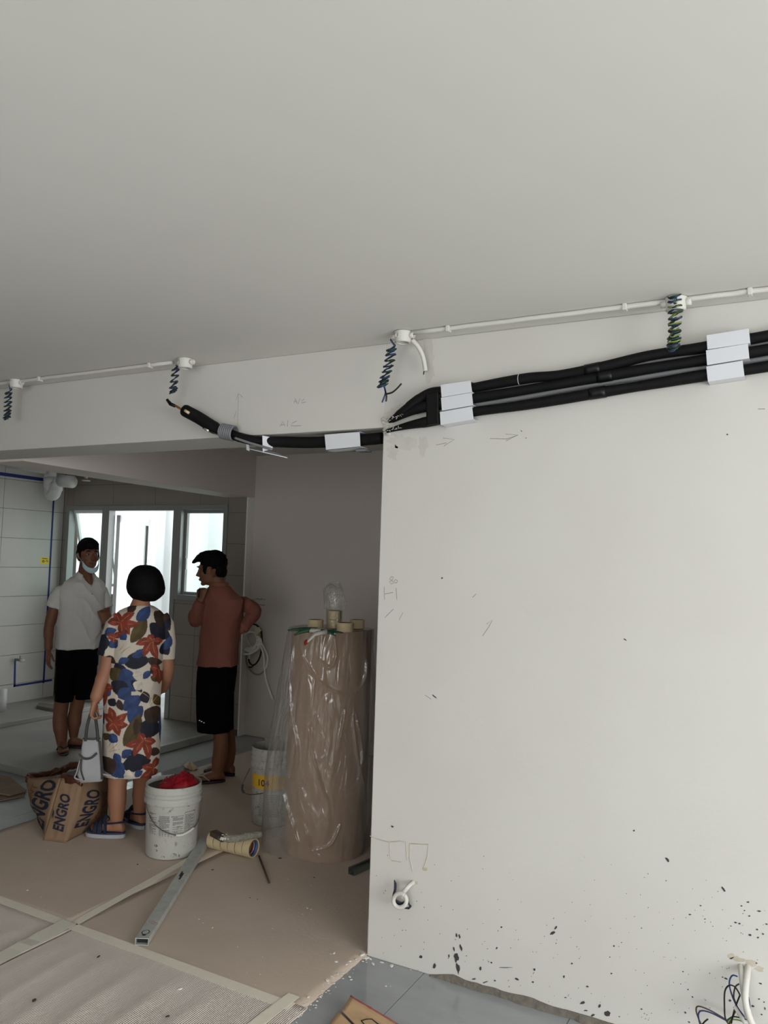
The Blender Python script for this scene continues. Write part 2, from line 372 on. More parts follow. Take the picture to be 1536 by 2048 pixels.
YCON = 2.892
conduits = [((12, 765), (345, 724), 'white conduit along the ceiling edge left of the leftmost pair of boxes', (80, 300)),
            ((825, 661), (1335, 597), 'long white ceiling conduit between the two right-hand junction boxes', (897, 1250)),
            ((1368, 590), (1620, 548), 'white ceiling conduit leaving the rightmost junction box toward the right', (1500,))]
labs = ['white ceiling conduit joining the two junction boxes at the left', conduits[1][2], conduits[2][2]]
for (a, b, _, clips), lab in zip(conduits, labs):
    xa, xb = ony(*a, YCON)[0], ony(*b, YCON)[0]
    if a[0] == 12: xa = -4.6
    t = thing('conduit', lab, 'conduit', ((xa + xb) / 2, YCON, ZC - 0.011), 'ceiling conduits')
    pts = [(xa + (xb - xa) * k / 12, YCON + 0.001 * math.sin(k * 1.7), ZC - 0.0105 + 0.0005 * math.sin(k * 2.3)) for k in range(13)]
    MB().tube(pts, 0.0095, 12).build('tube', M_pvc, t, smooth=True)
    for cpx in clips:
        xx = ony(cpx, a[1] + (b[1] - a[1]) * (cpx - a[0]) / (b[0] - a[0]), YCON)[0]
        MB().box((xx - 0.008, YCON - 0.015, ZC - 0.025), (xx + 0.008, YCON + 0.015, ZC)).build('clip', M_pvc, t, bevel=0.003)
boxpx = [(33, 765), (371, 722), (806, 674), (1352, 594)]
boxlab = ['white round ceiling junction box farthest left', 'white round ceiling junction box above the cut black hose end', 'white round ceiling junction box with a drooping white tube', 'white round ceiling junction box farthest right, above three black pipes']
boxx = []
for (px, py), lab in zip(boxpx, boxlab):
    x = ony(px, py, YCON)[0]; boxx.append(x)
    t = thing('junction_box', lab, 'junction box', (x, YCON, ZC), 'round ceiling junction boxes')
    MB().lathe([(0.0, -0.0005), (0.038, -0.0005), (0.038, -0.006), (0.035, -0.008), (0.034, -0.046), (0.030, -0.046), (0.029, -0.012), (0.0, -0.011)], (x, YCON, ZC), 32).build('body', M_pvc, t, smooth=True, auto=True)
    MB().lathe([(0.024, -0.048), (0.031, -0.048), (0.031, -0.0435), (0.024, -0.0435)], (x, YCON, ZC), 28, close=True).build('rim', M_pvc, t, smooth=True)
    for s in (-1, 1):
        MB().lathe([(0.0, 0.030), (0.0125, 0.030), (0.0125, 0.052), (0.0105, 0.052), (0.0105, 0.036), (0.0, 0.036)], (x, YCON, ZC - 0.020), 16, axis=(s, 0, 0)).build('spout', M_pvc, t, smooth=True)
    MB().lathe([(0.0, 0.033), (0.011, 0.033), (0.011, 0.0362), (0.009, 0.0362), (0.009, 0.035), (0.0, 0.035)], (x, YCON, ZC - 0.022), 18, axis=(-0.35, -1, 0)).build('knockout', M_pvc, t, smooth=True)
def coil(lab, ax_px, r, turns, y, cols, head=None, tails=(), jit=0.004, rows=1.0):
    ax = [ony(px, py, y) for px, py in ax_px]; axs = smoothpath(ax, 12) if len(ax) > 2 else [ax[0] + (ax[1] - ax[0]) * k / 40 for k in range(41)]
    t = thing('wire_coil', lab, 'wire', axs[0], 'coiled wire tails hanging from the ceiling boxes')
    A = np.array(axs)
    for ci, (m, nm) in enumerate(cols):
        rr = np.random.RandomState(ci * 7 + int(abs(ax_px[0][0])))
        pts = []
        if head is not None: pts += [np.array(p) + ci * np.array((0.002, -0.002, 0.001)) for p in head]
        N = int(turns * 14); ph = ci * 0.7
        for k in range(N + 1):
            u = k / N; q = u * (len(A) - 1); i0 = min(int(q), len(A) - 2); c = A[i0] + (A[i0 + 1] - A[i0]) * (q - i0)
            ang = ph + 2 * math.pi * turns * u; wob = r * (0.85 + 0.22 * math.sin(turns * u * 1.9 + ci * 2 + ax_px[0][0]))
            z = 0.010 * math.sin(ang + 0.6) + 0.004 * math.sin(5 * u + ci)
            pts.append(c + np.array((math.cos(ang) * wob, math.sin(ang) * wob * 0.9, z)) + rr.normal(0, jit * 0.25, 3))
        MB().tube(pts, 0.0027, 6).build('strand', m, t, smooth=True)
    for tp, m in tails:
        MB().tube(smoothpath([ony(px, py, y - 0.005) for px, py in tp], 6), 0.004, 6).build('tail', m, t, smooth=True)
    return t
cl3 = [(M_blue, 'b'), (M_green, 'g'), (M_blkw, 'k')]
def bh(i, dx=-0.05): return [(boxx[i] + dx * 0.8, YCON, ZC - 0.020), (boxx[i] + dx * 1.15, YCON - 0.004, ZC - 0.030)]
coil('dark blue wire coil hanging at the far left edge', [(17, 782), (14, 838)], 0.020, 7, 2.885, cl3, bh(0))
coil('short coiled wires above the cut black hose end', [(352, 735), (348, 760), (346, 785)], 0.019, 5, 2.885, cl3, bh(1))
coil('loose coiled wires beside the drooping white tube at the wall corner', [(783, 697), (776, 735), (764, 772)], 0.022, 8, 2.885, cl3, bh(2),
     [([(768, 772), (771, 784), (768, 795), (764, 805)], M_blue), ([(770, 780), (773, 792), (772, 803)], M_blkw), ([(772, 788), (784, 785), (794, 777), (803, 767)], M_blkw)])
coil('thick blue and green wire coil in front of the black pipes', [(1349, 590), (1350, 640), (1347, 698)], 0.021, 10, 2.865, cl3 + [(M_yg, 'y')], [(boxx[3], YCON - 0.02, ZC - 0.04), (boxx[3], YCON - 0.04, ZC - 0.03)])
# drooping tube from the third box
t = thing('flexible_tube', 'short white tube drooping from the junction box at the wall corner', 'tube', ony(826, 684, 2.90))
MB().tube(smoothpath([ony(824, 680, 2.90), ony(836, 693, 2.94), ony(846, 714, 2.965), ony(851, 742, 2.975)], 8), 0.0095, 12).build('tube', M_pvc, t, smooth=True)
MB().tube([ony(849, 738, 2.972), ony(847, 749, 2.972)], 0.0028, 6).build('wire_end', M_blkw, t)

# ---- air-conditioning pipe runs on the near wall
YP = YW - 0.032
pipes = [('topmost of the three black insulated pipes on the bright wall', [(868, 800), (900, 785), (945, 776), (1051, 757), (1120, 750), (1206, 734), (1300, 711), (1408, 695), (1501, 678), (1640, 652)]),
         ('middle one of the three black insulated pipes on the bright wall', [(868, 812), (900, 806), (945, 797), (1051, 780), (1206, 753), (1300, 737), (1408, 720), (1501, 705), (1640, 682)]),
         ('lowest of the three black insulated pipes on the bright wall', [(868, 840), (900, 834), (945, 824), (1051, 810), (1206, 784), (1300, 769), (1408, 751), (1490, 740), (1640, 716)])]
for i, (lab, pp) in enumerate(pipes):
    P = [ony(px, py, YP) for px, py in pp]
    t = thing('insulated_pipe', lab, 'pipe', P[len(P) // 2], 'insulated air-conditioning pipes')
    S = smoothpath(P, 8)
    rr = [0.0205 + 0.0012 * math.sin(k * 0.35 + i * 2) for k in range(len(S))]
    MB().tube(S, rr, 16).build('insulation', M_ins, t, smooth=True)
    for px in ((1170, 1200), (1195, 1225), (1180, 1212))[i:i + 1]:
        sx = np.array([q_[0] for q_ in S]); tx = np.linspace(ony(px[0], 760, YP)[0], ony(px[1], 760, YP)[0], 5)
        MB().tube([np.array([np.interp(v_, sx, [q_[c_] for q_ in S]) for c_ in range(3)]) for v_ in tx], 0.0232, 16).build('tape_wrap', M_tapeb, t, smooth=True)
    # white tick or seam mark
    if i == 0:
        k0 = min(range(len(S)), key=lambda k: abs(S[k][0] - ony(1033, 760, YP)[0]))
        MB().tube([S[k0] - (0.001, 0, 0), S[k0] + (0.001, 0, 0)], 0.0222, 16).build('seam', M_cover, t, smooth=True)
for lab, pp, r in (('thin grey cable between the top and middle black pipes', [(890, 795), (945, 786.5), (1051, 769), (1206, 741), (1260, 731), (1408, 706), (1501, 692), (1640, 668)], 0.008),
                   ('broad grey cable between the middle and lowest black pipes', [(890, 820), (945, 811), (1051, 794), (1120, 781), (1206, 766), (1300, 752), (1408, 735), (1501, 722), (1640, 700)], 0.0115)):
    P = smoothpath([ony(px, py, YW - 0.014) for px, py in pp], 8)
    tag(MB().tube(P, r, 10).build('flat_cable', M_greyc, smooth=True, loc=P[len(P) // 2]), lab, 'cable', 'grey cables along the black pipes')
cov = [('left-hand trunking clip, top piece of three on the black pipes', [(881, 769.6), (941, 761), (944, 784.2), (883, 794.4)]),
       ('left-hand trunking clip, middle piece of three on the black pipes', [(881.8, 795.4), (943.4, 785), (946.2, 810.4), (883.6, 821.2)]),
       ('left-hand trunking clip, lowest piece of three on the black pipes', [(879.6, 824), (944, 812.6), (947, 839), (881, 849.8)]),
       ('right-hand trunking clip, top piece of three on the black pipes', [(1412.8, 670.4), (1497.7, 656.7), (1500.6, 686), (1414.7, 698.7)]),
       ('right-hand trunking clip, middle piece of three on the black pipes', [(1411.8, 700.7), (1495.8, 687), (1498.7, 716.3), (1414, 730)]),
       ('right-hand trunking clip, lowest and shortest piece of three on the black pipes', [(1412.4, 732.9), (1485, 721), (1489, 752.4), (1415.7, 763.2)])]
for lab, q in cov:
    yf = YW - 0.064
    F = [ony(px, py, yf) for px, py in q]                      # TL TR BR BL on the front plane
    t = thing('trunking_cover', lab, 'trunking', (F[0] + F[2]) / 2 + np.array((0, 0.032, 0)), 'white trunking covers on the pipes')
    th = np.array((0, 0.0022, 0))
    MB().prism([F[0], F[1], F[2], F[3]], th).build('front_plate', M_cover, t, bevel=0.0006)
    for a, b, sgn in ((F[0], F[1], -1), (F[3], F[2], 1)):
        dz = np.array((0, 0, 0.002 * sgn)); back = np.array((0, 0.0635, 0))
        MB().hexa([a + th, b + th, b + back, a + back, a + th + dz, b + th + dz, b + back + dz, a + back + dz]).build('flange', M_cover, t)
        lip = np.array((0, 0, 0.007 * -sgn)) * (-1)
        MB().hexa([a + back * .85, b + back * .85, b + back * .9, a + back * .9, a + back * .85 + dz * 3, b + back * .85 + dz * 3, b + back * .9 + dz * 3, a + back * .9 + dz * 3]).build('lip', M_cover, t)
# ---- wrapped bundle running off the covers into the broken wall corner
t = thing('pipe_bundle', 'black taped pipe bundle tapering into the broken wall corner', 'pipe bundle', ony(840, 815, YP))
MB().tube(smoothpath([ony(886, 783, YP), ony(862, 786, YP), ony(838, 799, YP), ony(816, 816, YP), ony(796, 832, YP + 0.01), ony(778, 843, YP + .02)], 6), [0.022, .022, .022, .022, .022, .022] + [0.022] * 6 + [0.023] * 6 + [0.021] * 6 + list(np.linspace(.019, .008, 7)), 14).build('upper_bundle', M_ins, t, smooth=True)
MB().tube(smoothpath([ony(886, 806, YP), ony(858, 812, YP), ony(832, 818, YP), ony(806, 830, YP + .005), ony(784, 842, YP + .015)], 6), [0.023] * 13 + list(np.linspace(.021, .009, 12)), 14).build('middle_bundle', M_ins, t, smooth=True)
MB().tube(smoothpath([ony(886, 837, YP), ony(858, 843, YP), ony(826, 849, YP), ony(796, 856, YP + .01), ony(772, 863, YP + .02)], 6), [0.023] * 9 + list(np.linspace(.021, .007, 16)), 14).build('lower_bundle', M_ins, t, smooth=True)
MB().hexa([ony(851, 787, YP - .026), ony(877, 783, YP - .026), ony(877, 783, YW - .002), ony(851, 787, YW - .002), ony(853, 851, YP - .026), ony(878, 848, YP - .026), ony(878, 848, YW - .002), ony(853, 851, YW - .002)]).build('tape_band', M_tapeb, t, bevel=.006)
fb = MB()
for k in range(26):
    u = k / 25; base = ony(772 + 32 * u, 843 - 14 * u, YP - 0.012) if k % 2 else ony(770 + 34 * u, 863 - 8 * u, YP - 0.008)
    d = rng.normal(0, 1, 3); d[1] = -abs(d[1]) * .5; d /= np.linalg.norm(d); e = np.cross(d, (0.3, .2, 1)); e /= np.linalg.norm(e)
    L = rng.uniform(.006, .014); W_ = rng.uniform(.002, .004)
    fb.prism([base, base + d * L, base + d * L + e * W_, base + e * W_ * 1.6], np.cross(d, e) * .001)
fb.build('torn_foil', M_foil, t, kind='stuff')
# ---- bundle continuing under the beam, ending in a cut hose
t = thing('cut_hose', 'black insulated hose with cut copper end sticking out under the beam', 'hose', ony(600, 884, 3.06))
pth = smoothpath([ony(764, 876, 3.07), ony(735, 879, 3.07), ony(690, 882, 3.075), ony(620, 885, 3.07), ony(565, 884, 3.05), ony(515, 882, 3.01), ony(478, 874, 2.985), ony(440, 858, 2.97)], 8)
MB().tube(pth, [0.027] * 30 + list(np.linspace(.027, .021, len(pth) - 30)), 14).build('hose', M_ins, t, smooth=True)
e0, e1 = ony(452, 868, 2.965), ony(366, 819, 2.93)
MB().tube(smoothpath([ony(462, 871, 2.972), ony(430, 856, 2.96), ony(398, 836, 2.945), ony(368, 820, 2.93)], 6), [.026] * 6 + [.031] * 12 + [.028], 18).build('insulation_end', M_ins, t, smooth=True)
MB().tube(smoothpath([ony(480, 880, 2.975), ony(445, 868, 2.95), ony(425, 860, 2.94), ony(408, 853, 2.935)], 6), .012, 10).build('drain_tube', M_tapeb, t, smooth=True)
MB().tube([ony(418, 862, 2.934), ony(410, 857, 2.932)], .008, 8).build('drain_tip', M_foil, t, smooth=True)
MB().tube([ony(372, 824, 2.93), ony(352, 812, 2.92), ony(344, 810, 2.918)], [.0055] * 3, 10).build('copper_tube', M_copper, t, smooth=True)
MB().tube([ony(350, 812, 2.919), ony(341, 808, 2.916), ony(334, 799, 2.912)], [.008, .0095, .007], 10).build('tape_tip', M_tapeb, t, smooth=True)
MB().tube([ony(378, 826, 2.905), ony(370, 821, 2.903)], .007, 8).build('pale_core', mat('cream_foam', (214, 196, 160), .8), t, smooth=True)
MB().tube(smoothpath([ony(545, 899, 2.99), ony(500, 886, 2.965), ony(470, 876, 2.955)], 6), .006, 8).build('grey_cable', M_greyc, t, smooth=True)
ring0, ring1 = ony(469, 867, 2.965), ony(444, 862, 2.955)
rg = MB(); ax = (ring1 - ring0); L = np.linalg.norm(ax)
rg.lathe([((.037 if k % 2 else .033), L * k / 13) for k in range(14)], ring0, 24, axis=ax); rg.build('grey_collar', mat('grey_corrugated_collar', (112, 114, 118), .5), t, smooth=False, solid=.004)
def plate(t, nm, q, yq, d=(0, .0022, 0), m=M_cover):
    F = [ony(px, py, y) for (px, py), y in zip(q, yq)]; return MB().prism(F, d).build(nm, m, t)
t = thing('trunking_cover', 'white trunking cover under the beam next to the wall corner', 'trunking', ony(686, 882, 3.04), 'white trunking covers on the pipes')
q = [(649, 868.4), (719, 862.8), (720.6, 893.7), (652, 900.5)]
F = [ony(px, py, 3.035) for px, py in q]
MB().prism(F, (0, .0022, 0)).build('front_plate', M_cover, t)
MB().hexa([F[3], F[2], F[2] + (0, .07, 0), F[3] + (0, .07, 0), F[3] + (0, 0, .002), F[2] + (0, 0, .002), F[2] + (0, .07, .002), F[3] + (0, .07, .002)]).build('flange', M_cover, t)
MB().hexa([F[0] - (0, 0, .002), F[1] - (0, 0, .002), F[1] + (0, .07, -.002), F[0] + (0, .07, -.002), F[0], F[1], F[1] + (0, .07, 0), F[0] + (0, .07, 0)]).build('flange', M_cover, t)
a = ony(712, 893, 3.06); MB().box(a + (-.0, 0, -.022), a + (.055, .05, -.014)).build('bracket', M_greyc, t)
t = thing('trunking_cover', 'white trunking cover turned open beneath the bent black hose', 'trunking', ony(530, 890, 3.03), 'white trunking covers on the pipes')
F = [ony(524.7, 871, 2.985), ony(544.5, 875, 3.03), ony(545, 897, 3.03), ony(525.4, 903, 2.985)]
MB().prism(F, (0, .0022, 0)).build('front_plate', M_cover, t)
B_ = [ony(493, 896, 3.0), ony(526, 903.5, 2.985), ony(575, 915, 3.06), ony(548, 903, 3.12)]
MB().prism(B_, (0, 0, -.003)).build('bottom_plate', M_cover, t)
B_ = [ony(492, 886, 3.0), ony(497, 889, 2.998), ony(498, 902, 2.998), ony(493, 900, 3.0)]
MB().prism(B_, (0, .004, 0)).build('lip', M_cover, t)

# ------------------------------------------------------------------ marks on the near wall and beam (children of the wall)
def strokes(name, parts, m, w_=0.0016, Y=YW, parent=None):
    mb = MB()
    for pts in parts: mb.tube([ony(px, py, Y) for px, py in pts], w_, 4)
    return mb.build(name, m, parent if parent is not None else wf)
def blot(mb, px, py, rx, ry, rot=0.0, Y=YW, th=0.0015, n=11, seed=None):
    r_ = np.random.RandomState(seed if seed is not None else int(px * 13 + py * 7) % 9999)
    c, s = math.cos(rot), math.sin(rot); P = []
    for k in range(n):
        a = 2 * math.pi * k / n; q = 1 + r_.uniform(-.35, .25); x = rx * q * math.cos(a); y = ry * q * math.sin(a)
        P.append(ony(px + c * x - s * y, py + s * x + c * y, Y))
    mb.prism(P, (0, -th, 0)); return mb
strokes('pencil_arrow', [[(872, 890), (893, 886)], [(886, 876), (909, 879), (888, 892)], [(980, 877), (1014, 878), (1036, 870)], [(1011, 868), (1036, 870), (1012, 882)]], M_pencil, .0012)
strokes('pencil_figures', [[(783, 1153), (779, 1158), (785, 1162), (787, 1167), (782, 1168), (779, 1164), (785, 1159), (787, 1154), (783, 1153)], [(791, 1159), (788, 1163), (790, 1166), (794, 1165), (795, 1161), (791, 1159)],
                            [(768.5, 1174), (769, 1199)], [(769, 1188), (786, 1185)], [(792.5, 1176), (794, 1200)]], M_pencil, .0014)
strokes('pencil_letters', [[(588, 807), (591, 797), (594, 808)], [(589, 803), (594, 802)], [(596, 808), (600, 797)], [(609, 798), (604, 801), (603, 806), (612, 804)],
                            [(560, 853), (566, 843), (570, 852)], [(562, 850), (569, 849)], [(576, 841), (575, 853)], [(594, 842), (585, 846), (582, 851), (590, 852), (602, 851)],
                            [(475, 856), (477, 788)], [(472, 800), (477, 787), (482, 791), (485, 795)], [(468, 838), (472, 822)]], M_pencil, .0013, parent=bm)
strokes('pencil_scratches', [[(973, 1248), (985, 1240), (977, 1255), (965, 1272)], [(850, 1390), (862, 1398)], [(945, 1195), (952, 1188)], [(770, 1235), (787, 1218)], [(798, 1240), (806, 1225)], [(1530, 818), (1516, 818)]], M_pencil, .0013)
sm = MB()
for p in [(1250, 1279, 4, 1.5, .6), (1268, 1661, 2, 2, 0), (1043, 862, 3, 1, .5), (1335, 1719, 7, 3, .9), (785, 1653, 4, 2, .5), (1052, 876, 2, 1, 0), (1455, 869, 2, 2, 0), (884, 1156, 2, 2, 0), (869, 1393, 7, 1.5, .7), (1447, 1778, 2.5, 7, -.6), (1401, 1811, 2.4, 1.5, 0), (1380, 1829, 3, 1.3, 0), (1410, 1838, 2, 1.2, 0), (1496, 1804, 3.2, 1.8, 0), (1483, 1812, 2.4, 1.6, 0), (1489, 1821, 1.8, 1.5, 0), (1518, 1822, 4, 1.8, .1), (1499, 1832, 2.4, 1.6, 0),
          (1471, 1845, 3.4, 1.8, .1), (1479, 1847, 3.6, 1.8, .1), (1514, 1859, 2.8, 1.7, 0), (1526, 1868, 2.4, 1.7, 0), (1500, 1870, 3.6, 2.2, .2), (1516, 1875, 2.8, 1.6, 0), (1462, 1852, 2, 1, 0), (1533, 1848, 3, 1.5, .3), (1283, 1856, 2, 1, 0), (1243, 1885, 2, 1.2, 0), (1452, 1957, 4, 2, .3), (1445, 1954, 2, 1.3, 0), (1513, 1926, 2.5, 1.5, .3), (1521, 1967, 3.5, 2, .4), (1366, 1943, 2, 1.4, 0), (1376, 1979, 2, 1.6, .4),
          (1385, 1994, 2.4, 1.6, .4), (1371, 2025, 3.4, 2, .6), (1506, 2012, 3.6, 2.2, .4), (1518, 1998, 2.2, 1.6, 0), (1528, 2004, 2, 1.5, 0), (1530, 2017, 1.6, 4, -.3), (1523, 2029, 2.4, 1.6, .3), (1460, 2001, 4, 2.5, .5), (1283, 2018, 2.4, 1.6, .3), (1378, 2044, 3, 1.6, .5),
          (1105, 1866, 9, 4, -.5), (1112, 1855, 2, 6, .6), (1003, 1854, 2.2, 2, 0), (994, 1896, 2, 3, .3), (1228, 1892, 2, 2, 0), (1069, 1939, 2.2, 3, -.4), (1128, 1953, 2, 3, .3), (1175, 1973, 3, 2, .4), (1034, 1958, 5, 3, .3), (1066, 1964, 3, 2, .2), (1131, 1995, 3, 1.3, 0), (961, 1937, 3, 5, .2), (983, 1925, 2.5, 1.8, 0), (1165, 2005, 7, 4, -.3), (1199, 2012, 3, 5, .2), (1186, 2030, 5, 3, -.4), (1215, 2027, 8, 6, .3), (1172, 2021, 5, 1.5, 0), (1223, 1947, 2, 2, 0), (1144, 1927, 2, 2, 0), (1220, 1914, 1.6, 1.4, 0),
          (913, 1870, 2, 6, -.1), (919, 1873, 2, 6, -.15), (908, 1898, 2, 6, -.1), (922, 1895, 2.5, 8, -.3), (913, 1915, 6, 11, 0), (916, 1937, 4.5, 13, -.15), (869, 1932, 3, 8, .3), (842, 1914, 4, 4, .3), (898, 1912, 1.5, 4, 0), (1010, 1935, 16, 1, 0), (948, 1958, 5, 1.6, -.1), (971, 1964, 7, 1.5, -.35), (990, 1961, 2.5, 1.6, 0)]:
    blot(sm, p[0], p[1], p[2] * .8, p[3] * .8, p[4])
for k in range(220):
    px = 745 + 790 * rng.rand(); py = 1700 + 345 * rng.rand() ** 0.6
    if py > 1912 + 0.305 * (px - 735): continue
    blot(sm, px, py, rng.uniform(.5, 1.1), rng.uniform(.4, .9), n=6)
sm.build('splash_specks', M_speck, wf, kind='stuff')
# plaster repairs near the corner and socket holes
pt = MB()
for p in [(790, 826, 26, 13, -.5), (858, 715, 12, 50, -.05), (805, 884, 30, 14, .2), (786, 905, 12, 16, 0), (846, 893, 9, 22, 0)]: blot(pt, *p, th=.0006, n=26)
pt.build('skim_patch', M_patch, wf)
strokes('filled_groove', [[(779, 1684), (780, 1712), (783, 1721), (802, 1724)], [(779, 1684), (800, 1682), (812, 1684), (814, 1720)], [(820, 1687), (857, 1689), (855, 1712), (848, 1735)], [(820, 1687), (819, 1715), (826, 1744)], [(740, 1672), (762, 1680), (778, 1684)]], M_tan, .0022)
hs = MB()
for p in [(1475, 1918, 14, 5, .2), (1503, 1925, 12, 7, .3), (1462, 1912, 6, 8, 0), (828, 1764, 8, 4, .3), (850, 1738, 6, 4, .4), (1518, 1938, 10, 5, .2)]: blot(hs, *p, th=.001)
hs.build('cement_smear', M_tan, wf)
cr = MB()   # crumbled edge at the broken corner
for k in range(22):
    c = ony(764 + rng.uniform(-1, 18), 852 + rng.uniform(-16, 18), YW - .003); s_ = rng.uniform(.005, .014)
    cr.ell(c, [(s_, 0, s_ * .3), (0, s_ * .5, 0), (0, s_ * .2, s_ * .7)], 7, 5)
cr.build('crumbled_plaster', M_patch, wf, smooth=False)
# mortar fillet along the wall foot
N = 90; xs = np.linspace(-1.36, 0.9, N); poly = []
for i, x in enumerate(xs):
    h = 0.004 + 0.030 * min(1, max(0, (x + 1.36) / .10)) * (0.75 + 0.35 * noise.noise((x * 9, 0, 0)) + .2 * noise.noise((x * 40, 3, 0)))
    poly.append((x, max(h, .003)))
mo = MB(); vs = []
for x, h in poly: vs += [(x, YW - .0045 - .012 * rng.rand(), 0.0005), (x, YW - .004, h), (x, YW, h)]
fs = []
for i in range(N - 1):
    a = 3 * i; fs += [(a, a + 3, a + 4, a + 1), (a + 1, a + 4, a + 5, a + 2)]
mo.add(vs, fs).build('mortar_fillet', M_mortar, wf)
# metal corner bead foot at the wall end
MB().box((XC - .012, YW + .02, 0), (XC, YW + .06, .14)).build('corner_bead', M_alu, wf)
# ---- cable tail low on the wall: white tube curled into a loop with wires
YL = YW - 0.035
t = thing('looped_cable_tail', 'white tube curled in a loop with wires, low near the wall corner', 'cable', ony(828, 1764, YW))
lp = [ony(829, 1763, YW + .01), ony(818, 1772, YL), ony(806, 1785, YL - .01)]
for k in range(15):
    a = -0.6 + k * 0.5; lp.append(ony(800 + 13 * math.sin(a + .6), 1801 - 14 * math.cos(a + .6), YL - .012 - .0012 * k))
MB().tube(smoothpath(lp, 4), .0085, 12).build('tube', M_pvc, t, smooth=True)
for k, m in enumerate((M_blkw, M_blue, M_green, M_brw)):
    w0 = smoothpath([ony(789 + k, 1760 + 2 * k, YL), ony(789 + k, 1778, YL), ony(786 + k, 1795, YL - .004 * k), ony(797 + 2 * k, 1808 - k, YL), ony(812 + k, 1806 - 2 * k, YL - .004), ony(822 - k, 1813 + k, YL), ony(808 + k, 1816, YL), ony(796, 1806 + k, YL)], 6)
    MB().tube(w0, .0027, 6).build('wire', m, t, smooth=True)
# ---- two tubes with wires at the bottom right
t = thing('cable_tail_pair', 'two white tubes with loose looping wires at the lower right of the wall', 'cable', ony(1490, 1935, YW))
zz = lambda x, y: (1236 + x * .1953, 1748 + y * .1953)
MB().tube(smoothpath([ony(*zz(1255, 930), YW + .01), ony(*zz(1262, 1000), YW - .03), ony(*zz(1275, 1120), YW - .06), ony(*zz(1300, 1300), YW - .08), ony(*zz(1330, 1480), YW - .09)], 6), .0092, 12).build('tube', M_pvc, t, smooth=True)
MB().tube(smoothpath([ony(*zz(1330, 940), YW + .01), ony(*zz(1325, 1020), YW - .04), ony(*zz(1308, 1160), YW - .08), ony(*zz(1305, 1300), YW - .10), ony(*zz(1340, 1450), YW - .11), ony(*zz(1385, 1560), YW - .11)], 6), .0105, 12).build('tube', M_pvc, t, smooth=True)
for pts, m in (([(1225, 1050), (1170, 1040), (1140, 1110), (1160, 1220), (1215, 1350), (1300, 1470)], M_blue), ([(1250, 1240), (1200, 1160), (1140, 1140), (1095, 1200), (1090, 1350), (1100, 1480), (1150, 1560)], M_blkw), ([(1240, 1125), (1200, 1160), (1185, 1260), (1215, 1360), (1170, 1470), (1130, 1560)], M_brw),
               ([(1120, 1500), (960, 1405), (830, 1355), (800, 1390), (825, 1480), (870, 1570)], M_brw), ([(1125, 1510), (960, 1425), (860, 1400), (825, 1430), (830, 1500), (850, 1570)], M_blue), ([(1120, 1495), (1180, 1462), (1260, 1475), (1340, 1500), (1400, 1540)], M_green), ([(1130, 1520), (1150, 1490), (1250, 1500), (1310, 1540)], M_yg),
               ([(1250, 1240), (1225, 1300), (1190, 1400), (1160, 1530)], M_blkw), ([(1335, 1260), (1345, 1330), (1350, 1380)], M_blue), ([(860, 1545), (890, 1510), (922, 1485)], M_blkw)):
    MB().tube(smoothpath([ony(*zz(*p), YW - .07) for p in pts], 7), .0026, 6).build('wire', m, t, smooth=True)
MB().tube(smoothpath([ony(*zz(1190, 1355), YW - .075), ony(*zz(1240, 1430), YW - .08), ony(*zz(1300, 1530), YW - .08)], 6), .006, 8).build('white_sleeve', M_pvc, t, smooth=True)
# ------------------------------------------------------------------ floor protection
M_sheet = mat('brown_protection_board', (192, 175, 160), 0.8, (200, 184, 169), scale=5, amt=1.2, bump=0.1, bscale=60)
def corr_mat():
    m = mat('corrugated_protection_sheet', (224, 212, 203), 0.7, (230, 219, 210), scale=4, amt=1.2)
    nt = m.node_tree; b = nt.nodes['Principled BSDF']; tc = nt.nodes.new('ShaderNodeTexCoord')
    wv = nt.nodes.new('ShaderNodeTexWave'); wv.wave_type = 'BANDS'; wv.bands_direction = 'X'; wv.inputs['Scale'].default_value = 40.0; wv.inputs['Distortion'].default_value = 0.15
    nt.links.new(tc.outputs['Object'], wv.inputs['Vector'])
    bp = nt.nodes.new('ShaderNodeBump'); bp.inputs['Strength'].default_value = 0.9; bp.inputs['Distance'].default_value = 0.004
    nt.links.new(wv.outputs[0], bp.inputs['Height']); nt.links.new(bp.outputs[0], b.inputs['Normal'])
    return m
M_corr = corr_mat()
def sheet(name, x0, x1, y0, y1, m, lab, buckle=0.0, rag=None, nx=40, ny=30, z0=0.003):
    def fn(u, v):
        x = x0 + (x1 - x0) * u; y = y0 + (y1 - y0) * v
        if rag and u > .999: x += rag * (noise.noise((y * 14, 1, 0)) + .6 * noise.noise((y * 45, 2, 0)))
        z = z0 + 0.0012 * (noise.noise((x * 2.2, y * 2.2, 4)) + 1)
        if buckle:
            k = min(1, max(0, (2.52 - y) / .25)) * min(1, u * 8, (1 - u) * 5 + .15)
            q = math.sin((x + .12 * noise.noise((y * .8, x, 3))) * 2 * math.pi / .155 + 1.0) * .5 + .5
            z += buckle * k * (q ** 2.2) * (.5 + .5 * noise.noise((x * 2.1, y * .5, 9)) + .4)
        return (x, y, max(z, 0.002))
    o = MB().grid(fn, nx, ny).build(name, m, smooth=True, loc=((x0 + x1) / 2, (y0 + y1) / 2, 0), solid=0.003)
    return tag(o, lab, 'floor sheet', 'brown protection sheets on the floor')
sheet('protection_sheet', -4.24, -2.925, 2.545, 5.97, M_sheet, 'smooth brown protection board under the bucket and cement bag', nx=24, ny=60)
sheet('protection_sheet', -2.92, -1.655, 2.545, 5.97, M_sheet, 'smooth brown protection board under the plastic-wrapped roll', rag=.006, nx=24, ny=200)
sheet('protection_sheet', -4.24, -2.875, 0.5, 2.56, M_corr, 'ribbed protection sheet in the bottom left corner', buckle=.006, nx=110, ny=30, z0=.0035)
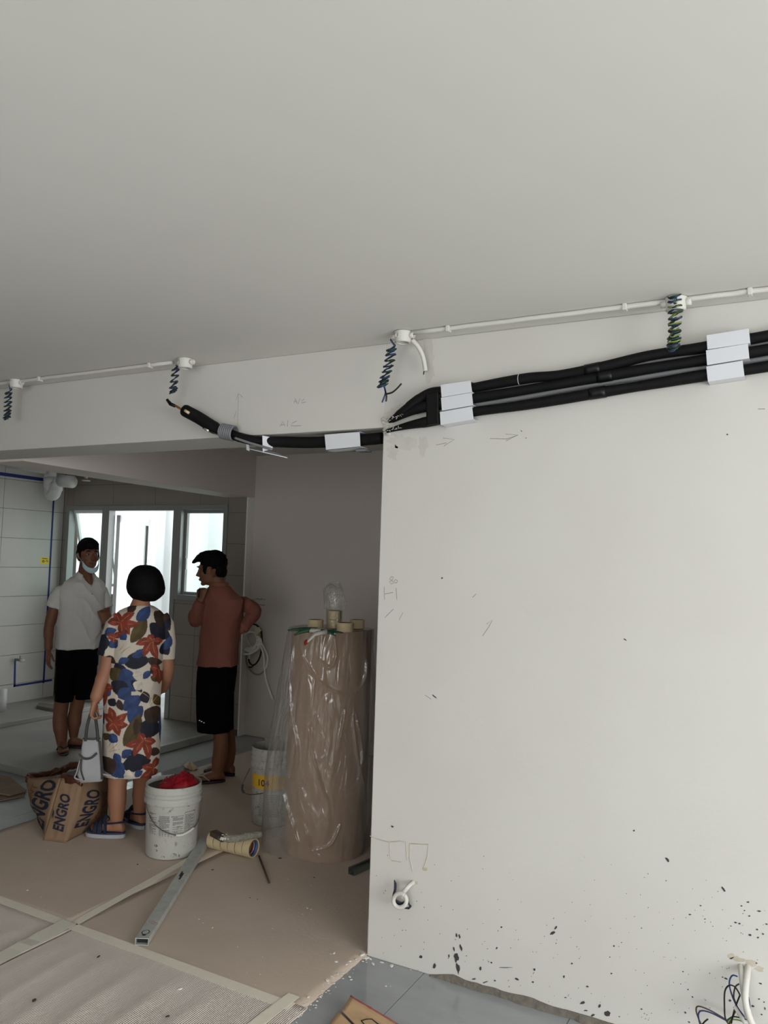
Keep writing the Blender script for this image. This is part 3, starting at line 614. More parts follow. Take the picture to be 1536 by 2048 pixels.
sheet('protection_sheet', -2.87, -1.645, 0.5, 2.56, M_corr, 'ribbed protection sheet along the bottom edge beside the grey tiles', buckle=.005, rag=.006, nx=110, ny=60, z0=.0035)
M_mask = mat('masking_tape_strip', (234, 227, 212), 0.6, (227, 219, 204), scale=30, amt=1)
M_clear = mat('shiny_clear_tape', (222, 217, 203), 0.12)
def strip(name, pts, w_, m, lab, z=0.0075, wr=0.0):
    P = [np.array(p, float) for p in pts]; L = []; R_ = []
    for i, p in enumerate(P):
        d = P[min(i + 1, len(P) - 1)] - P[max(i - 1, 0)]; d /= np.linalg.norm(d); n = np.array((-d[1], d[0]))
        j = w_ / 2 * (1 + .06 * noise.noise((i * 1.3, 0, 2)))
        L.append((*(p + n * j), z + wr * noise.noise((i * .9, 5, 0)))); R_.append((*(p - n * j), z + wr * noise.noise((i * .9, 8, 0))))
    n = len(P); vs = L + R_; fs = [(n + i, n + i + 1, i + 1, i) for i in range(n - 1)]
    return tag(MB().add(vs, fs).build(name, m, loc=(*P[n // 2], z), solid=.0008), lab, 'tape', 'tape strips on the floor')
lin_ = lambda a, b, n=20: [np.array(a) + (np.array(b) - np.array(a)) * k / n for k in range(n + 1)]
strip('masking_tape_strip', lin_((-4.24, 2.556), (-1.70, 2.535)), .052, M_mask, 'long masking tape strip crossing the floor sheets toward the grey tiles')
strip('masking_tape_strip', lin_((-2.905, 2.56), (-3.0, 3.45)), .046, M_mask, 'masking tape strip running from the shiny fold to the white bucket')
strip('masking_tape_strip', lin_((-1.745, 2.30), (-1.735, 2.60)), .052, M_mask, 'short masking tape end crossing near the torn sheet edge', z=.0105)
strip('clear_tape_strip', lin_((-2.93, 2.56), (-2.86, 1.6)), .085, M_clear, 'shiny creased tape along the seam at the lower left', z=.0125, wr=.004)

# plaster crumbs and chips
M_chip = mat('white_plaster_chip', (222, 220, 212), .9)
def chips(name, spots, m, lab, cat):
    mb = MB()
    for (x, y, z, s) in spots:
        a = rng.uniform(0, 6.28); e = np.array((math.cos(a), math.sin(a), 0)); n = np.array((-e[1], e[0], 0)); f_ = rng.uniform(.35, .9)
        mb.ell((x, y, z + s * .18), [e * s, n * s * f_, (0, 0, s * .25)], 7, 5)
    o = mb.build(name, m); return tag(o, lab, cat, kind='stuff')
sp = []
for px, py, s in [(725, 1912, .016), (733, 1915, .014), (740, 1917, .012), (746, 1927, .012), (764, 1924, .010), (783, 1931, .013), (821, 1938, .006), (772, 1971, .005), (781, 1971, .003), (655, 1963, .012), (700, 1924, .008), (693, 1930, .007), (676, 1948, .006), (712, 1920, .008), (617, 1996, .008), (663, 1955, .008), (360, 1980, .011), (298, 1740, .004), (312, 1768, .004), (300, 1800, .003), (425, 1857, .007), (398, 1840, .005), (406, 1847, .004), (390, 1836, .003), (55, 1782, .007), (82, 1795, .006), (95, 1702, .004), (66, 1703, .003), (475, 1895, .004), (545, 1858, .003), (668, 1908, .010), (672, 1925, .009), (661, 1909, .004), (615, 1818, .007), (622, 1820, .006), (605, 1830, .005), (500, 1797, .004), (575, 1760, .006), (520, 1950, .004), (525, 1915, .003)]:
    p = onz(px, py, 0.004); sp.append((p[0], p[1], 0.0065 if p[0] < -1.66 else .0005, s))
for k in range(150):
    x = rng.uniform(-4.1, -1.7); y = rng.uniform(1.9, 3.6); sp.append((x, y, .0065 if y > 2.56 else .012, rng.uniform(.001, .0028)))
for k in range(90):
    y = rng.uniform(2.35, 3.0); sp.append((-1.655 + rng.normal(0, .014), y, .004, rng.uniform(.002, .007)))
chips('plaster_chips', sp, M_chip, 'white plaster crumbs scattered over the floor and torn sheet edge', 'debris')
dk = []
for px, py, s in [(425, 1741, .008), (628, 1756, .006), (197, 1918, .011), (68, 2006, .012), (335, 2038, .009), (275, 1730, .006), (500, 1797, .005), (722, 1695, .006), (515, 1800, .005), (560, 1718, .012), (150, 1712, .003)]:
    p = onz(px, py, 0.004); dk.append((p[0], p[1], .0065 if p[1] > 2.56 else .012, s))
chips('dirt_crumbs', dk, M_speck, 'dark dirt crumbs scattered over the brown floor sheets', 'debris')

# ------------------------------------------------------------------ aluminium straightedge on the floor
A, B_ = onz(283, 1889, .012), onz(412, 1682, .012); A[2] = B_[2] = 0.0075
d = (B_ - A); Ltot = np.linalg.norm(d); d /= Ltot; n = np.array((-d[1], d[0], 0)); up = np.array((0, 0, 1.))
M_alub = mat('scuffed_aluminium', (158, 160, 156), .42, (204, 206, 202), scale=18, amt=1.4, metal=.2, bump=.2, bscale=50)
t = thing('straightedge', 'dusty aluminium straightedge lying on the floor beside the white bucket', 'straightedge', A)
def bar(mb, s0, s1, n0, n1, z0, z1):
    P = [A + d * s + n * q + up * z for z in (z0, z1) for s, q in ((s0, n0), (s1, n0), (s1, n1), (s0, n1))]; return mb.hexa(P)
hw, hh = .029, .030
mbx = MB(); bar(mbx, 0, Ltot, -hw, hw, 0, .003); bar(mbx, 0, Ltot, -hw, hw, hh - .003, hh); bar(mbx, 0, Ltot, -hw, -hw + .003, .003, hh - .003); bar(mbx, 0, Ltot, hw - .003, hw, .003, hh - .003)
mbx.build('profile', M_alub, t, bevel=.0015)
bar(MB(), .02, .03, -hw + .003, hw - .003, .003, hh - .003).build('end_shade', M_blk, t)  # black block added for the shade inside the hollow, open bar end
def disc(c, rx, ry, h=.0006, nn=16): return MB().prism([c + d * rx * math.cos(k) + n * ry * math.sin(k) for k in np.linspace(0, 6.283, nn, endpoint=False)], up * h)
top = A + up * (hh - .0001)
disc(top + d * .055, .022, .018).build('hole_ring', mat('dark_ring', (74, 76, 72), .7), t); disc(top + d * .055 + up * .0004, .017, .013).build('hole', M_alub, t); disc(top + d * .03 - n * .0, .006, .009, .0008).build('hole', M_blk, t)  # ring and holes are flat discs, the dark of the holes put into colour
bar(MB(), .62, .70, -.006, .004, hh, hh + .0008).build('slot', M_blk, t); bar(MB(), .66, .72, .004, .012, hh, hh + .0008).build('slot', M_blk, t)  # slots are flat black strips, their inner shade put into colour
mk = mat('faded_red_print', (150, 92, 96), .7)
for k in range(3): MB().tube([top + d * (.135 + .012 * k) + n * (-.018 + .012 * math.sin(a) + .012 * k) + d * .008 * math.cos(a) for a in np.linspace(0, 6.28, 12)], .0009, 4).build('red_mark', mk, t)
# ------------------------------------------------------------------ rolls of masking tape
M_mtape = mat('cream_tape', (190, 172, 136), .6, (198, 181, 146), scale=20, amt=1)
M_core = mat('cardboard_core', (116, 96, 88), .8); M_coreb = mat('blue_core_print', (50, 92, 150), .6); M_corew = mat('white_core_print', (220, 220, 220), .6); M_corer = mat('red_core_print', (170, 60, 60), .6)
def tape_roll(c, ax, lab, r=.05, w_=.05, grp='cream masking tape rolls', prnt=False):
    t = thing('tape_roll', lab, 'tape roll', c if abs(ax[2]) > .5 else (c[0], c[1], c[2] - r), grp)
    MB().lathe([(r - .001, 0), (r, .0012), (r, w_ - .0012), (r - .001, w_), (r * .80, w_), (r * .80, 0)], c, 36, axis=ax, close=True).build('tape', M_mtape, t, smooth=True, auto=True)
    MB().lathe([(r * .798, .0005), (r * .798, w_ - .0005), (r * .76, w_ - .0005), (r * .76, .0005)], c, 36, axis=ax, close=True).build('core', M_core, t, smooth=True, auto=True)
    if prnt:
        for (a, b, m) in ((w_ * .12, w_ * .30, M_corer), (w_ * .34, w_ * .46, M_corew), (w_ * .46, w_ * .82, M_coreb)):
            MB().lathe([(r * .758, a), (r * .758, b), (r * .750, b), (r * .750, a)], c, 36, axis=ax, close=True).build('core_print', m, t, smooth=True)
    return t
ra = .052
L0, L1 = onz(424, 1677, ra + .007), onz(509, 1697, ra + .007)
axr = L1 - L0; Lr = np.linalg.norm(axr); axr /= Lr
nth = ['at the open blue-printed end of the row on the floor', 'second from the blue-printed end of the row on the floor', 'third from the blue-printed end of the row on the floor', 'fourth from the blue-printed end of the floor row', 'fifth from the blue-printed end of the floor row', 'at the far end of the floor row by the straightedge']
wv_ = Lr / 6
for k in range(6):
    tape_roll(L1 - axr * wv_ * (k + 1), axr, 'cream masking tape roll ' + nth[k], r=ra - .001 * (k % 2), w_=wv_ - .0035, prnt=(k == 0), grp='row of masking tape rolls on the floor')
# cement-caked brush on top of the row
zt = .007 + 2 * ra + .004
b0, b1 = onz(424, 1668, zt), onz(452, 1683, zt); e = b1 - b0; e /= np.linalg.norm(e); nn = np.array((-e[1], e[0], 0))
t = thing('cement_brush', 'cement-caked brush lying across the row of tape rolls', 'brush', (b0 + b1) / 2)
M_cake = mat('caked_cement', (122, 120, 108), .95, (150, 147, 134), scale=60, amt=1, bump=.9, bscale=70)
c_ = (b0 + b1) / 2 - up * .004
MB().hexa([c_ + e * s * .065 + nn * q * .022 + up * z for z in (0, .028) for s, q in ((-1, -1), (1, -1), (1, 1), (-1, 1))]).build('head', mat('dark_brown_wood', (58, 46, 38), .7, (80, 66, 56), scale=30, amt=1, stretch=(1, 1, 6)), t, bevel=.004)
hp = smoothpath([c_ + e * .05 + up * .015, onz(470, 1677, zt + .01), onz(495, 1672, zt + .012), onz(522, 1668, zt + .01)], 8)
MB().tube(hp, [.020 + .005 * noise.noise((k * .8, 0, 0)) for k in range(len(hp))], 10).build('handle', M_cake, t, smooth=True)
cb = MB()
for k in range(40):
    q = c_ + e * rng.uniform(.03, .085) + nn * rng.uniform(-.022, .022) + up * rng.uniform(.01, .03); s = rng.uniform(.004, .010); cb.ell(q, [(s, 0, 0), (0, s * .8, 0), (0, 0, s * .6)], 6, 4)
cb.build('cement_lumps', M_chip, t)
# thin stick
r0, r1 = onz(518, 1712, .012), onz(538, 1765, .012); tag(MB().tube([r0, r1], .0055, 8).build('stick', mat('dark_stick', (74, 62, 52), .7), smooth=True, loc=(r0 + r1) / 2), 'thin dark stick lying by the tape rolls', 'stick')
# metal channel offcut by the wall
a0, a1 = onz(702, 1750, .0065), onz(762, 1724, .0065); e = a1 - a0; e /= np.linalg.norm(e); nn = np.array((-e[1], e[0], 0)); a0 = a0 + nn * .0; ch = MB()
M_galv = mat('dull_galvanised', (98, 104, 96), .5, (112, 118, 110), scale=20, amt=1, metal=.4)
for (n0, n1, z0, z1) in ((-.02, .02, .0, .002), (-.02, -.018, .002, .036), (.018, .02, .002, .036), (-.02, -.010, .034, .036), (.010, .02, .034, .036)):
    ch.hexa([a0 + e * s + nn * q + up * z for z in (z0, z1) for s, q in ((0, n0), (.30, n0), (.30, n1), (0, n1))])
tag(ch.build('metal_channel', M_galv, loc=a0), 'short galvanised metal channel poking out from behind the wall end', 'metal channel')

# ------------------------------------------------------------------ white bucket with printed text, red plastic inside
def bucket(c, r0, r1, h, lab, grp, dirty, handle_drop, handle_dir):
    c = np.array(c, float); t = thing('bucket', lab, 'bucket', c, grp)
    H = h
    prof = [(0, .004), (r0 - .006, .004), (r0, 0.0), (r0 + .002, .006), (r0 + (r1 - r0) * .74, H * .74), (r1 + .004, H * .745), (r1 + .007, H * .752), (r1 + .007, H * .80), (r1 - .001, H * .805), (r1 - .001, H * .845), (r1 + .005, H * .85), (r1 + .005, H * .868), (r1, H * .872), (r1, H * .90), (r1 + .005, H * .905), (r1 + .005, H * .925), (r1, H * .93), (r1 + .001, H * .985), (r1, H), (r1 - .004, H), (r1 - .006, H * .9), (r0 - .004, .012), (0, .010)]
    MB().lathe(prof, c, 56).build('pail', dirty, t, smooth=True, auto=True)
    return t
def pail_mat(name, base, dirt, thr=.62):
    m = mat(name, base, .5); nt = m.node_tree; b = nt.nodes['Principled BSDF']; tc = nt.nodes.new('ShaderNodeTexCoord')
    n = nt.nodes.new('ShaderNodeTexNoise'); n.inputs['Scale'].default_value = 32; n.inputs['Detail'].default_value = 6; n.inputs['Roughness'].default_value = .7
    r = nt.nodes.new('ShaderNodeValToRGB'); r.color_ramp.elements[0].position = thr - .06; r.color_ramp.elements[1].position = thr + .06; r.color_ramp.elements[0].color = lin(base); r.color_ramp.elements[1].color = lin(dirt)
    nt.links.new(tc.outputs['Object'], n.inputs['Vector']); nt.links.new(n.outputs[0], r.inputs[0]); nt.links.new(r.outputs[0], b.inputs['Base Color']); return m
M_pail = pail_mat('stained_white_pail', (176, 175, 168), (138, 132, 121), .635)
M_pail2 = pail_mat('grubby_white_pail', (166, 162, 154), (120, 112, 102), .60)
fr = onz(341, 1721, .006); hd = np.array((fr[0], fr[1], 0)); hd /= np.linalg.norm(hd); bc = np.array((fr[0], fr[1], .0065)) + hd * .136
BR0, BR1, BH = .136, .152, .385
t = bucket(bc, BR0, BR1, BH, 'stained white bucket printed with small black text, red plastic stuffed inside', 'builders buckets', M_pail, 0, 0)
tow = -hd; rt = np.array((-tow[1], tow[0], 0))     # towards camera; rt points image-right?
if rt @ np.array((.88, .475, 0)) < 0: rt = -rt
def on_pail(ang, z, dr=.0006):
    r = BR0 + (BR1 - BR0) * (z / (BH * .74)) * .74 + dr
    return bc + tow * r * math.cos(ang) + rt * r * math.sin(ang) + up * z
M_ink = mat('black_print', (40, 40, 42), .7)
ink = MB()
def line_quad(a0, a1, z0, z1, n=3):
    for k in range(n):
        p, q = a0 + (a1 - a0) * k / n, a0 + (a1 - a0) * (k + 1) / n
        ink.add([on_pail(p, z0), on_pail(q, z0), on_pail(q, z1), on_pail(p, z1)], [(0, 1, 2, 3)])
for (ca, cb_, zt_, zb_) in ((-1.02, -.62, .245, .075), (-.50, -.10, .235, .055), (.02, .42, .235, .068)):
    z = zt_; r_ = np.random.RandomState(int(zt_ * 1e4 + ca * 100) % 1000)
    while z > zb_:
        a = ca; end = cb_ if r_.rand() > .25 else ca + (cb_ - ca) * r_.uniform(.3, .8)
        while a < end - .02:
            wl_ = r_.uniform(.015, .055); line_quad(a, min(a + wl_, end), z, z + .0024, 1); a += wl_ + .010
        z -= .0052 if r_.rand() > .18 else .011
for a0, a1, z0, z1 in ((.47, .95, .250, .252), (.47, .95, .150, .152), (.47, .478, .15, .252), (.945, .953, .15, .252)): line_quad(a0, a1, z0, z1, 8)
for k in range(14):
    a = .50; r_ = np.random.RandomState(k + 50); end = .9 if k % 3 else .75
    while a < end: wl_ = r_.uniform(.02, .06); line_quad(a, min(a + wl_, end), .236 - k * .006, .2385 - k * .006, 1); a += wl_ + .012
for a, z in ((-.54, .208), (-.54, .172), (-.03, .232), (.88, .247)): line_quad(a, a + .03, z, z + .006, 1)
ink.build('printed_text', M_ink, t, solid=.0004)
splat = MB()
for a, z, s in ((.12, .028, .016), (-.6, .05, .010), (-.62, .075, .012), (.6, .285, .008), (-.1, .268, .004), (.3, .02, .012), (-.3, .02, .010), (-.9, .02, .012)):
    P = [on_pail(a + s / BR1 * math.cos(k) * (1 + .3 * noise.noise((k, a, 1))), z + s * .6 * math.sin(k) * (1 + .3 * noise.noise((k, z, 5)))) for k in np.linspace(0, 6.283, 14, endpoint=False)]
    splat.prism(P, tow * .001)
splat.build('cement_spots', M_mortar, t, kind='stuff')
# wire handle hanging to the front right
hz = BH * .775; s0, s1 = on_pail(-1.15, hz, .010), on_pail(1.35, hz, .010)
hw_ = smoothpath([s0, on_pail(-.95, .25, .014), on_pail(-.6, .195, .016), on_pail(-.2, .16, .018), on_pail(.25, .138, .020), on_pail(.62, .150, .020), on_pail(.95, .175, .018), on_pail(1.2, .22, .015), s1], 8)
MB().tube(hw_, .0024, 8).build('handle', mat('rusty_wire', (86, 80, 72), .5, metal=.5), t, smooth=True)
k0, k1 = int(len(hw_) * .47), int(len(hw_) * .70)
MB().tube(hw_[k0:k1], .0065, 10).build('grip', M_pvc, t, smooth=True)
for a in (-1.15, 1.35): MB().lathe([(0, 0), (.013, 0), (.012, .008), (0, .009)], on_pail(a, hz, 0), 14, axis=on_pail(a, hz, .01) - on_pail(a, hz, 0)).build('lug', M_pail, t, smooth=True)
# contents
gl = MB().lathe([(0, .0), (BR1 - .010, .0), (BR1 - .012, -.03), (0, -.03)], bc + up * (BH * .945), 32).build('inside_shade', mat('dark_bucket_fill', (70, 69, 66), .9, (52, 51, 49), scale=30, amt=1, bump=.8, bscale=40), loc=bc + up * BH * .88); tag(gl, 'dark disc for the shaded inside of the white bucket next to the red plastic', 'cement')  # dark disc put in for the shade inside the bucket
M_red = mat('red_plastic_bag', (142, 14, 30), .38, (120, 9, 22), scale=9, amt=1.2, bump=.6, bscale=14)
def redfn(u, v):
    a = u * 2 * math.pi; q = v
    rx, ry = .116, .118
    c0 = bc + rt * .024 + up * (BH * .90)
    X_, Y_ = q * math.cos(a), q * math.sin(a)
    h = .072 * max(0, 1 - q ** 2.6) ** .6 * (1 + .35 * noise.noise((X_ * 1.8, Y_ * 1.8, 3))) * (1 + .28 * X_) + .014 * abs(noise.noise((X_ * 5, Y_ * 5, 8)))
    w_ = 1 + .12 * noise.noise((math.cos(a) * 3, math.sin(a) * 3, 7))
    return c0 + rt * rx * w_ * q * math.cos(a) + tow * ry * w_ * q * math.sin(a) + up * (h + .012 * noise.noise((math.cos(a) * q * 8, math.sin(a) * q * 8, 2)))
tag(MB().grid(redfn, 48, 18).build('plastic_bag', M_red, smooth=True, loc=bc + rt * .04 + up * BH * .8), 'crumpled red plastic bag stuffed in the white bucket', 'plastic bag')

# ------------------------------------------------------------------ big roll wrapped in clear plastic
RR, RH = .236, 1.262
fr = onz(648, 1727, .006); hd2 = np.array((fr[0], fr[1], 0)); hd2 /= np.linalg.norm(hd2); rc = np.array((fr[0], fr[1], .0065)) + hd2 * (RR + .006)
U = np.array((.88, .475, 0)); U /= np.linalg.norm(U)
t = thing('paper_roll', 'tall brown paper roll wrapped in clear plastic sheet', 'paper roll', rc)
M_kraft = mat('kraft_paper', (160, 128, 98), .75, (148, 116, 88), scale=4, amt=1.2, bump=.25, bscale=9)
prof = [(.05, 0), (RR, 0), (RR, RH - .004), (RR - .004, RH)]; rr_ = RR - .004
for k in range(14): prof += [(rr_ - .006, RH - .006), (rr_ - .010, RH - .001)]; rr_ -= .0125
prof += [(.04, RH - .002), (.04, 0.0)]
MB().lathe(prof, rc, 64, close=True).build('roll', M_kraft, t, smooth=True, auto=True)
M_wrap = mat_film('clear_wrap', white=.13, gloss=.05, rough=.16, bump=.7, bscale=11, stretch=(1, 1, .30))
def on_roll(px, py, off=.016):
    """point of the roll's front surface seen at the pixel"""
    dd = ray(px, py); o2 = CAM[:2] - rc[:2]; a = dd[0] ** 2 + dd[1] ** 2; b = 2 * (o2 @ dd[:2]); c = o2 @ o2 - (RR + off) ** 2; D = b * b - 4 * a * c
    if D < 0: return None
    return CAM + dd * ((-b - math.sqrt(D)) / (2 * a))
folds = [[(668, 1275), (672, 1310), (660, 1335), (640, 1320)], [(600, 1280), (615, 1330), (650, 1372), (690, 1390), (706, 1390)], [(706, 1390), (724, 1360), (730, 1320)], [(706, 1395), (704, 1450), (712, 1520), (722, 1580)], [(585, 1330), (590, 1420), (600, 1520), (575, 1600)], [(578, 1560), (590, 1640), (600, 1690)], [(620, 1480), (640, 1560), (655, 1600)], [(690, 1420), (680, 1470), (676, 1500)], [(610, 1650), (625, 1700), (640, 1715)], [(680, 1650), (660, 1690), (620, 1700)], [(708, 1420), (718, 1500), (712, 1560)], [(590, 1290), (588, 1330), (583, 1380)]]
fseg = []
for fpx in folds:
    Pq = [on_roll(*p, .010) for p in fpx]
    if any(p is None for p in Pq): continue
    Sq = smoothpath(Pq, 6); n_s = len(Sq)
    for k in range(n_s - 1):
        q0_, q1_ = Sq[k], Sq[k + 1]; f_ = lambda p: np.array(((math.atan2(p[1] - rc[1], p[0] - rc[0]) % (2 * math.pi)) * RR, p[2]))
        fseg.append((f_(q0_), f_(q1_), math.sin(math.pi * (k + .5) / n_s) ** .5))
FA = np.array([q[0] for q in fseg]); FB = np.array([q[1] for q in fseg]); FW = np.array([q[2] for q in fseg])
def fold_h(a, z):
    p = np.array(((a % (2 * math.pi)) * RR, z)); e_ = FB - FA; tt_ = np.clip(((p - FA) * e_).sum(1) / ((e_ ** 2).sum(1) + 1e-12), 0, 1); dd_ = np.linalg.norm(p - FA - e_ * tt_[:, None], axis=1)
    return float((FW * np.exp(-(dd_ / .0055) ** 2)).max())
def wrapfn(u, v):
    a = 2 * math.pi * u; dr = np.array((math.cos(a), math.sin(a), 0)); z = RH * v
    lft = max(0, -(dr @ U)); rgt = max(0, dr @ U); dn = 1 - v
    r = RR + .008 + .115 * lft ** 4 * min(1, dn * 1.5) ** .9 + .045 * rgt ** 3 * math.sin(math.pi * min(1, v * 1.1)) 
    f = .5 + .5 * dn
    r += .010 * f * abs(noise.noise((a * 2.6 + 1.6 * v, v * 2.3, 1))) + .007 * abs(noise.noise((a * 7 - 3.0 * v, v * 2.0, 6))) + .012 * lft * noise.noise((a * 6, v * 1.5, 3))
    r += .017 * fold_h(a, z + .0065)
    return rc + dr * r + up * (z + .001)
wr_ = MB().grid(wrapfn, 400, 200)
MB.build(wr_, 'plastic_wrap', M_wrap, t, smooth=True)
def topfn(u, v):
    a = 2 * math.pi * u; r = (RR + .008) * v; dr = np.array((math.cos(a), math.sin(a), 0))
    return rc + dr * r + up * (RH + .003 + .004 * abs(noise.noise((dr[0] * r * 12, dr[1] * r * 12, 2))))
MB().grid(topfn, 60, 10).build('plastic_top', M_wrap, t, smooth=True)
ztop = .0065 + RH + .008
def topc(px, py): return onz(px, py, ztop)
for (px, py, lab, r_, w_) in ((631, 1256.5, 'cream tape roll beside the green glove on top of the wrapped roll', .044, .050), (668, 1256, 'lower cream tape roll in the clear bag on top of the wrapped roll', .040, .050), (690, 1263.3, 'cream tape roll at the front right on top of the wrapped roll', .046, .050), (714, 1256.5, 'rightmost cream tape roll on top of the wrapped roll', .043, .050)):
    c = topc(px, py); tape_roll(c, np.array((0, 0, 1.)), lab, r=r_, w_=w_, grp='tape rolls on top of the wrapped roll')
c = topc(668, 1256); tape_roll(c + up * .051 + np.array((.001, 0, 0)), np.array((0, 0, 1.)), 'upper cream tape roll in the clear bag on top of the wrapped roll', r=.040, w_=.050, grp='tape rolls on top of the wrapped roll')
def bagfn(u, v):
    a = 2 * math.pi * u; z = .262 * v; r = .047 + .012 * math.sin(min(1, v * 1.0) * math.pi) * (v > .4) * 1.3 - .022 * max(0, v - .85) / .15
    r *= 1 + (.05 + .35 * max(0, v - .35)) * noise.noise((math.cos(a) * 2.5, math.sin(a) * 2.5, v * 6))
    return c + np.array((math.cos(a) * r, math.sin(a) * r, z + .001)) + np.array((.02, .01, 0)) * max(0, v - .45) * math.sin(6 * v)
tag(MB().grid(bagfn, 40, 30).build('clear_bag', mat_film('bag_film', white=.045, gloss=.05, rough=.12, bump=.6, bscale=18), smooth=True, loc=c), 'open clear plastic bag standing around two stacked tape rolls', 'plastic bag')

# ------------------------------------------------------------------ second bucket half behind the wrapped roll
b2 = onz(541, 1652, .006); c2 = np.array((b2[0], b2[1], .0065)) + hd2 * .10
t = bucket(c2, .125, .142, .47, 'grubby bucket with yellow band marked 104 behind the clear plastic', 'builders buckets', M_pail2, 0, 0)
hdx = np.array((c2[0], c2[1], 0)); hdx /= np.linalg.norm(hdx); tw2 = -hdx; rt2 = np.array((tw2[1], -tw2[0], 0)); rt2 = rt2 if rt2 @ U > 0 else -rt2
def on2(a, z, dr=.0008): r = .125 + .017 * (z / (.47 * .74)) * .74 + dr; return c2 + tw2 * r * math.cos(a) + rt2 * r * math.sin(a) + up * z
yb = MB(); yb.grid(lambda u, v: on2(-1.3 + 2.6 * u, .228 + .085 * v), 24, 1); yb.build('yellow_band', mat('yellow_label', (206, 160, 44), .6), t, solid=.0006)
lb = MB(); lb.grid(lambda u, v: on2(-.75 + 1.2 * u, .045 + .165 * v), 16, 1); lb.build('paper_label', mat('greyed_label', (176, 172, 166), .7), t, solid=.0006)
vs, fs = text_verts('104', .02)
sc = .055; vs = [on2(-.80 + (v[0] * sc) / .13, .248 + v[1] * sc, .0018) for v in vs]; MB().add(vs, fs).build('number', M_ink, t)
ink = MB()
for k in range(20):
    a = -.7; r_ = np.random.RandomState(k + 5)
    while a < .3: wl_ = r_.uniform(.03, .09); ink.add([on2(a, .195 - k * .007, .0016), on2(a + wl_, .195 - k * .007, .0016), on2(a + wl_, .1975 - k * .007, .0016), on2(a, .1975 - k * .007, .0016)], [(0, 1, 2, 3)]); a += wl_ + .02
ink.build('printed_text', M_ink, t)
hpz = smoothpath([on2(-1.5, .33, .012), on2(-1.62, .245, .05), on2(-1.45, .195, .060), on2(-.9, .195, .045), on2(-.35, .215, .03)], 6)
MB().tube(hpz, .0026, 8).build('handle', mat('rusty_wire', (86, 80, 72), .5), t, smooth=True); MB().tube(hpz[8:15], .007, 8).build('grip', M_speck, t, smooth=True)
t = thing('scraper', 'grey scraper blade sticking out of the bucket behind the plastic', 'scraper', c2 + up * .30)
pa = [c2 - rt2 * .02 + up * z + rt2 * q for q, z in ((-.045, .52), (.05, .53), (.035, .36), (-.02, .36))]
MB().prism(pa, tw2 * .004).build('blade', mat('dull_steel', (112, 110, 102), .55), t); MB().tube([c2 - rt2 * .012 + up * .37, c2 + up * .12], .014, 10).build('handle', M_cake, t, smooth=True)
tag(MB().lathe([(0, .0), (.125, .0), (.120, -.04), (0, -.04)], c2 + up * .34, 28).build('grout_mix', mat('dark_bucket_fill', (70, 69, 66), .9), loc=c2 + up * .34), 'dark mix inside the grubby bucket behind the plastic', 'cement')

# ------------------------------------------------------------------ flattened paper sack at the bottom edge
t = thing('flattened_sack', 'flattened brown paper sack with a red edge on the grey tiles', 'paper sack', onz(740, 2048, 0))
M_sack = mat('sack_paper', (196, 164, 128), .75, (182, 150, 114), scale=9, amt=1.3, bump=.5, bscale=10)
T0, T1 = onz(701, 1995, .03), onz(803, 2050, .028); S0, S1 = onz(683, 2022, .026), onz(712, 2050, .024)
far = lambda p, k: p + (p - T0) * k
q0, q1 = T0, T0 + (T1 - T0) * 2.4; q3 = S0; q2 = S0 + (S1 - S0) * 5.2
def bil(a, b, c, d_, u, v): return (a * (1 - u) + b * u) * (1 - v) + (d_ * (1 - u) + c * u) * v
def sackfn(u, v):
    p = bil(q0, q1, q2, q3, u, v); p = np.array(p); p[2] = .010 + .022 * (1 - u) ** 1.5 * (1 - .4 * v) + .004 * noise.noise((u * 7, v * 7, 1)) + .003; return p
MB().grid(sackfn, 24, 12).build('upper_flap', M_sack, t, smooth=True, solid=.003)
w0 = onz(677, 2026, .018); w1 = onz(648, 2062, .010); ww2 = w1 + (q2 - q3) * .8; 
def sack2(u, v):
    p = bil(w0, q2 + (w0 - q3), ww2, w1, u, v); p = np.array(p); p[2] = .008 + .012 * (1 - v) * (1 - u) + .003 * noise.noise((u * 6, v * 6, 3)) + .002; return p
MB().grid(sack2, 20, 10).build('lower_flap', M_sack, t, smooth=True, solid=.003)
re = MB()
rg_ = [np.array(sackfn(k / 30, 0)) for k in range(31)]; MB().tube(rg_, [.004 + .002 * noise.noise((k * .7, 1, 1)) for k in range(31)], 6).build('red_edge', mat('red_print_edge', (138, 62, 66), .7, (160, 96, 92), scale=40, amt=1), t, smooth=True)
pr = MB(); qq = lambda u, v: np.array(sackfn(u, v)) + up * .0028
for a, b in (((.20, .75), (.24, .38)), ((.24, .38), (.30, .42)), ((.30, .42), (.34, .36)), ((.34, .36), (.40, .50)), ((.40, .50), (.36, .85)), ((.20, .75), (.36, .85))): pr.tube([qq(*a), qq((a[0] + b[0]) / 2, (a[1] + b[1]) / 2), qq(*b)], .0018, 5)
pr.build('printed_outline', M_blk, t)

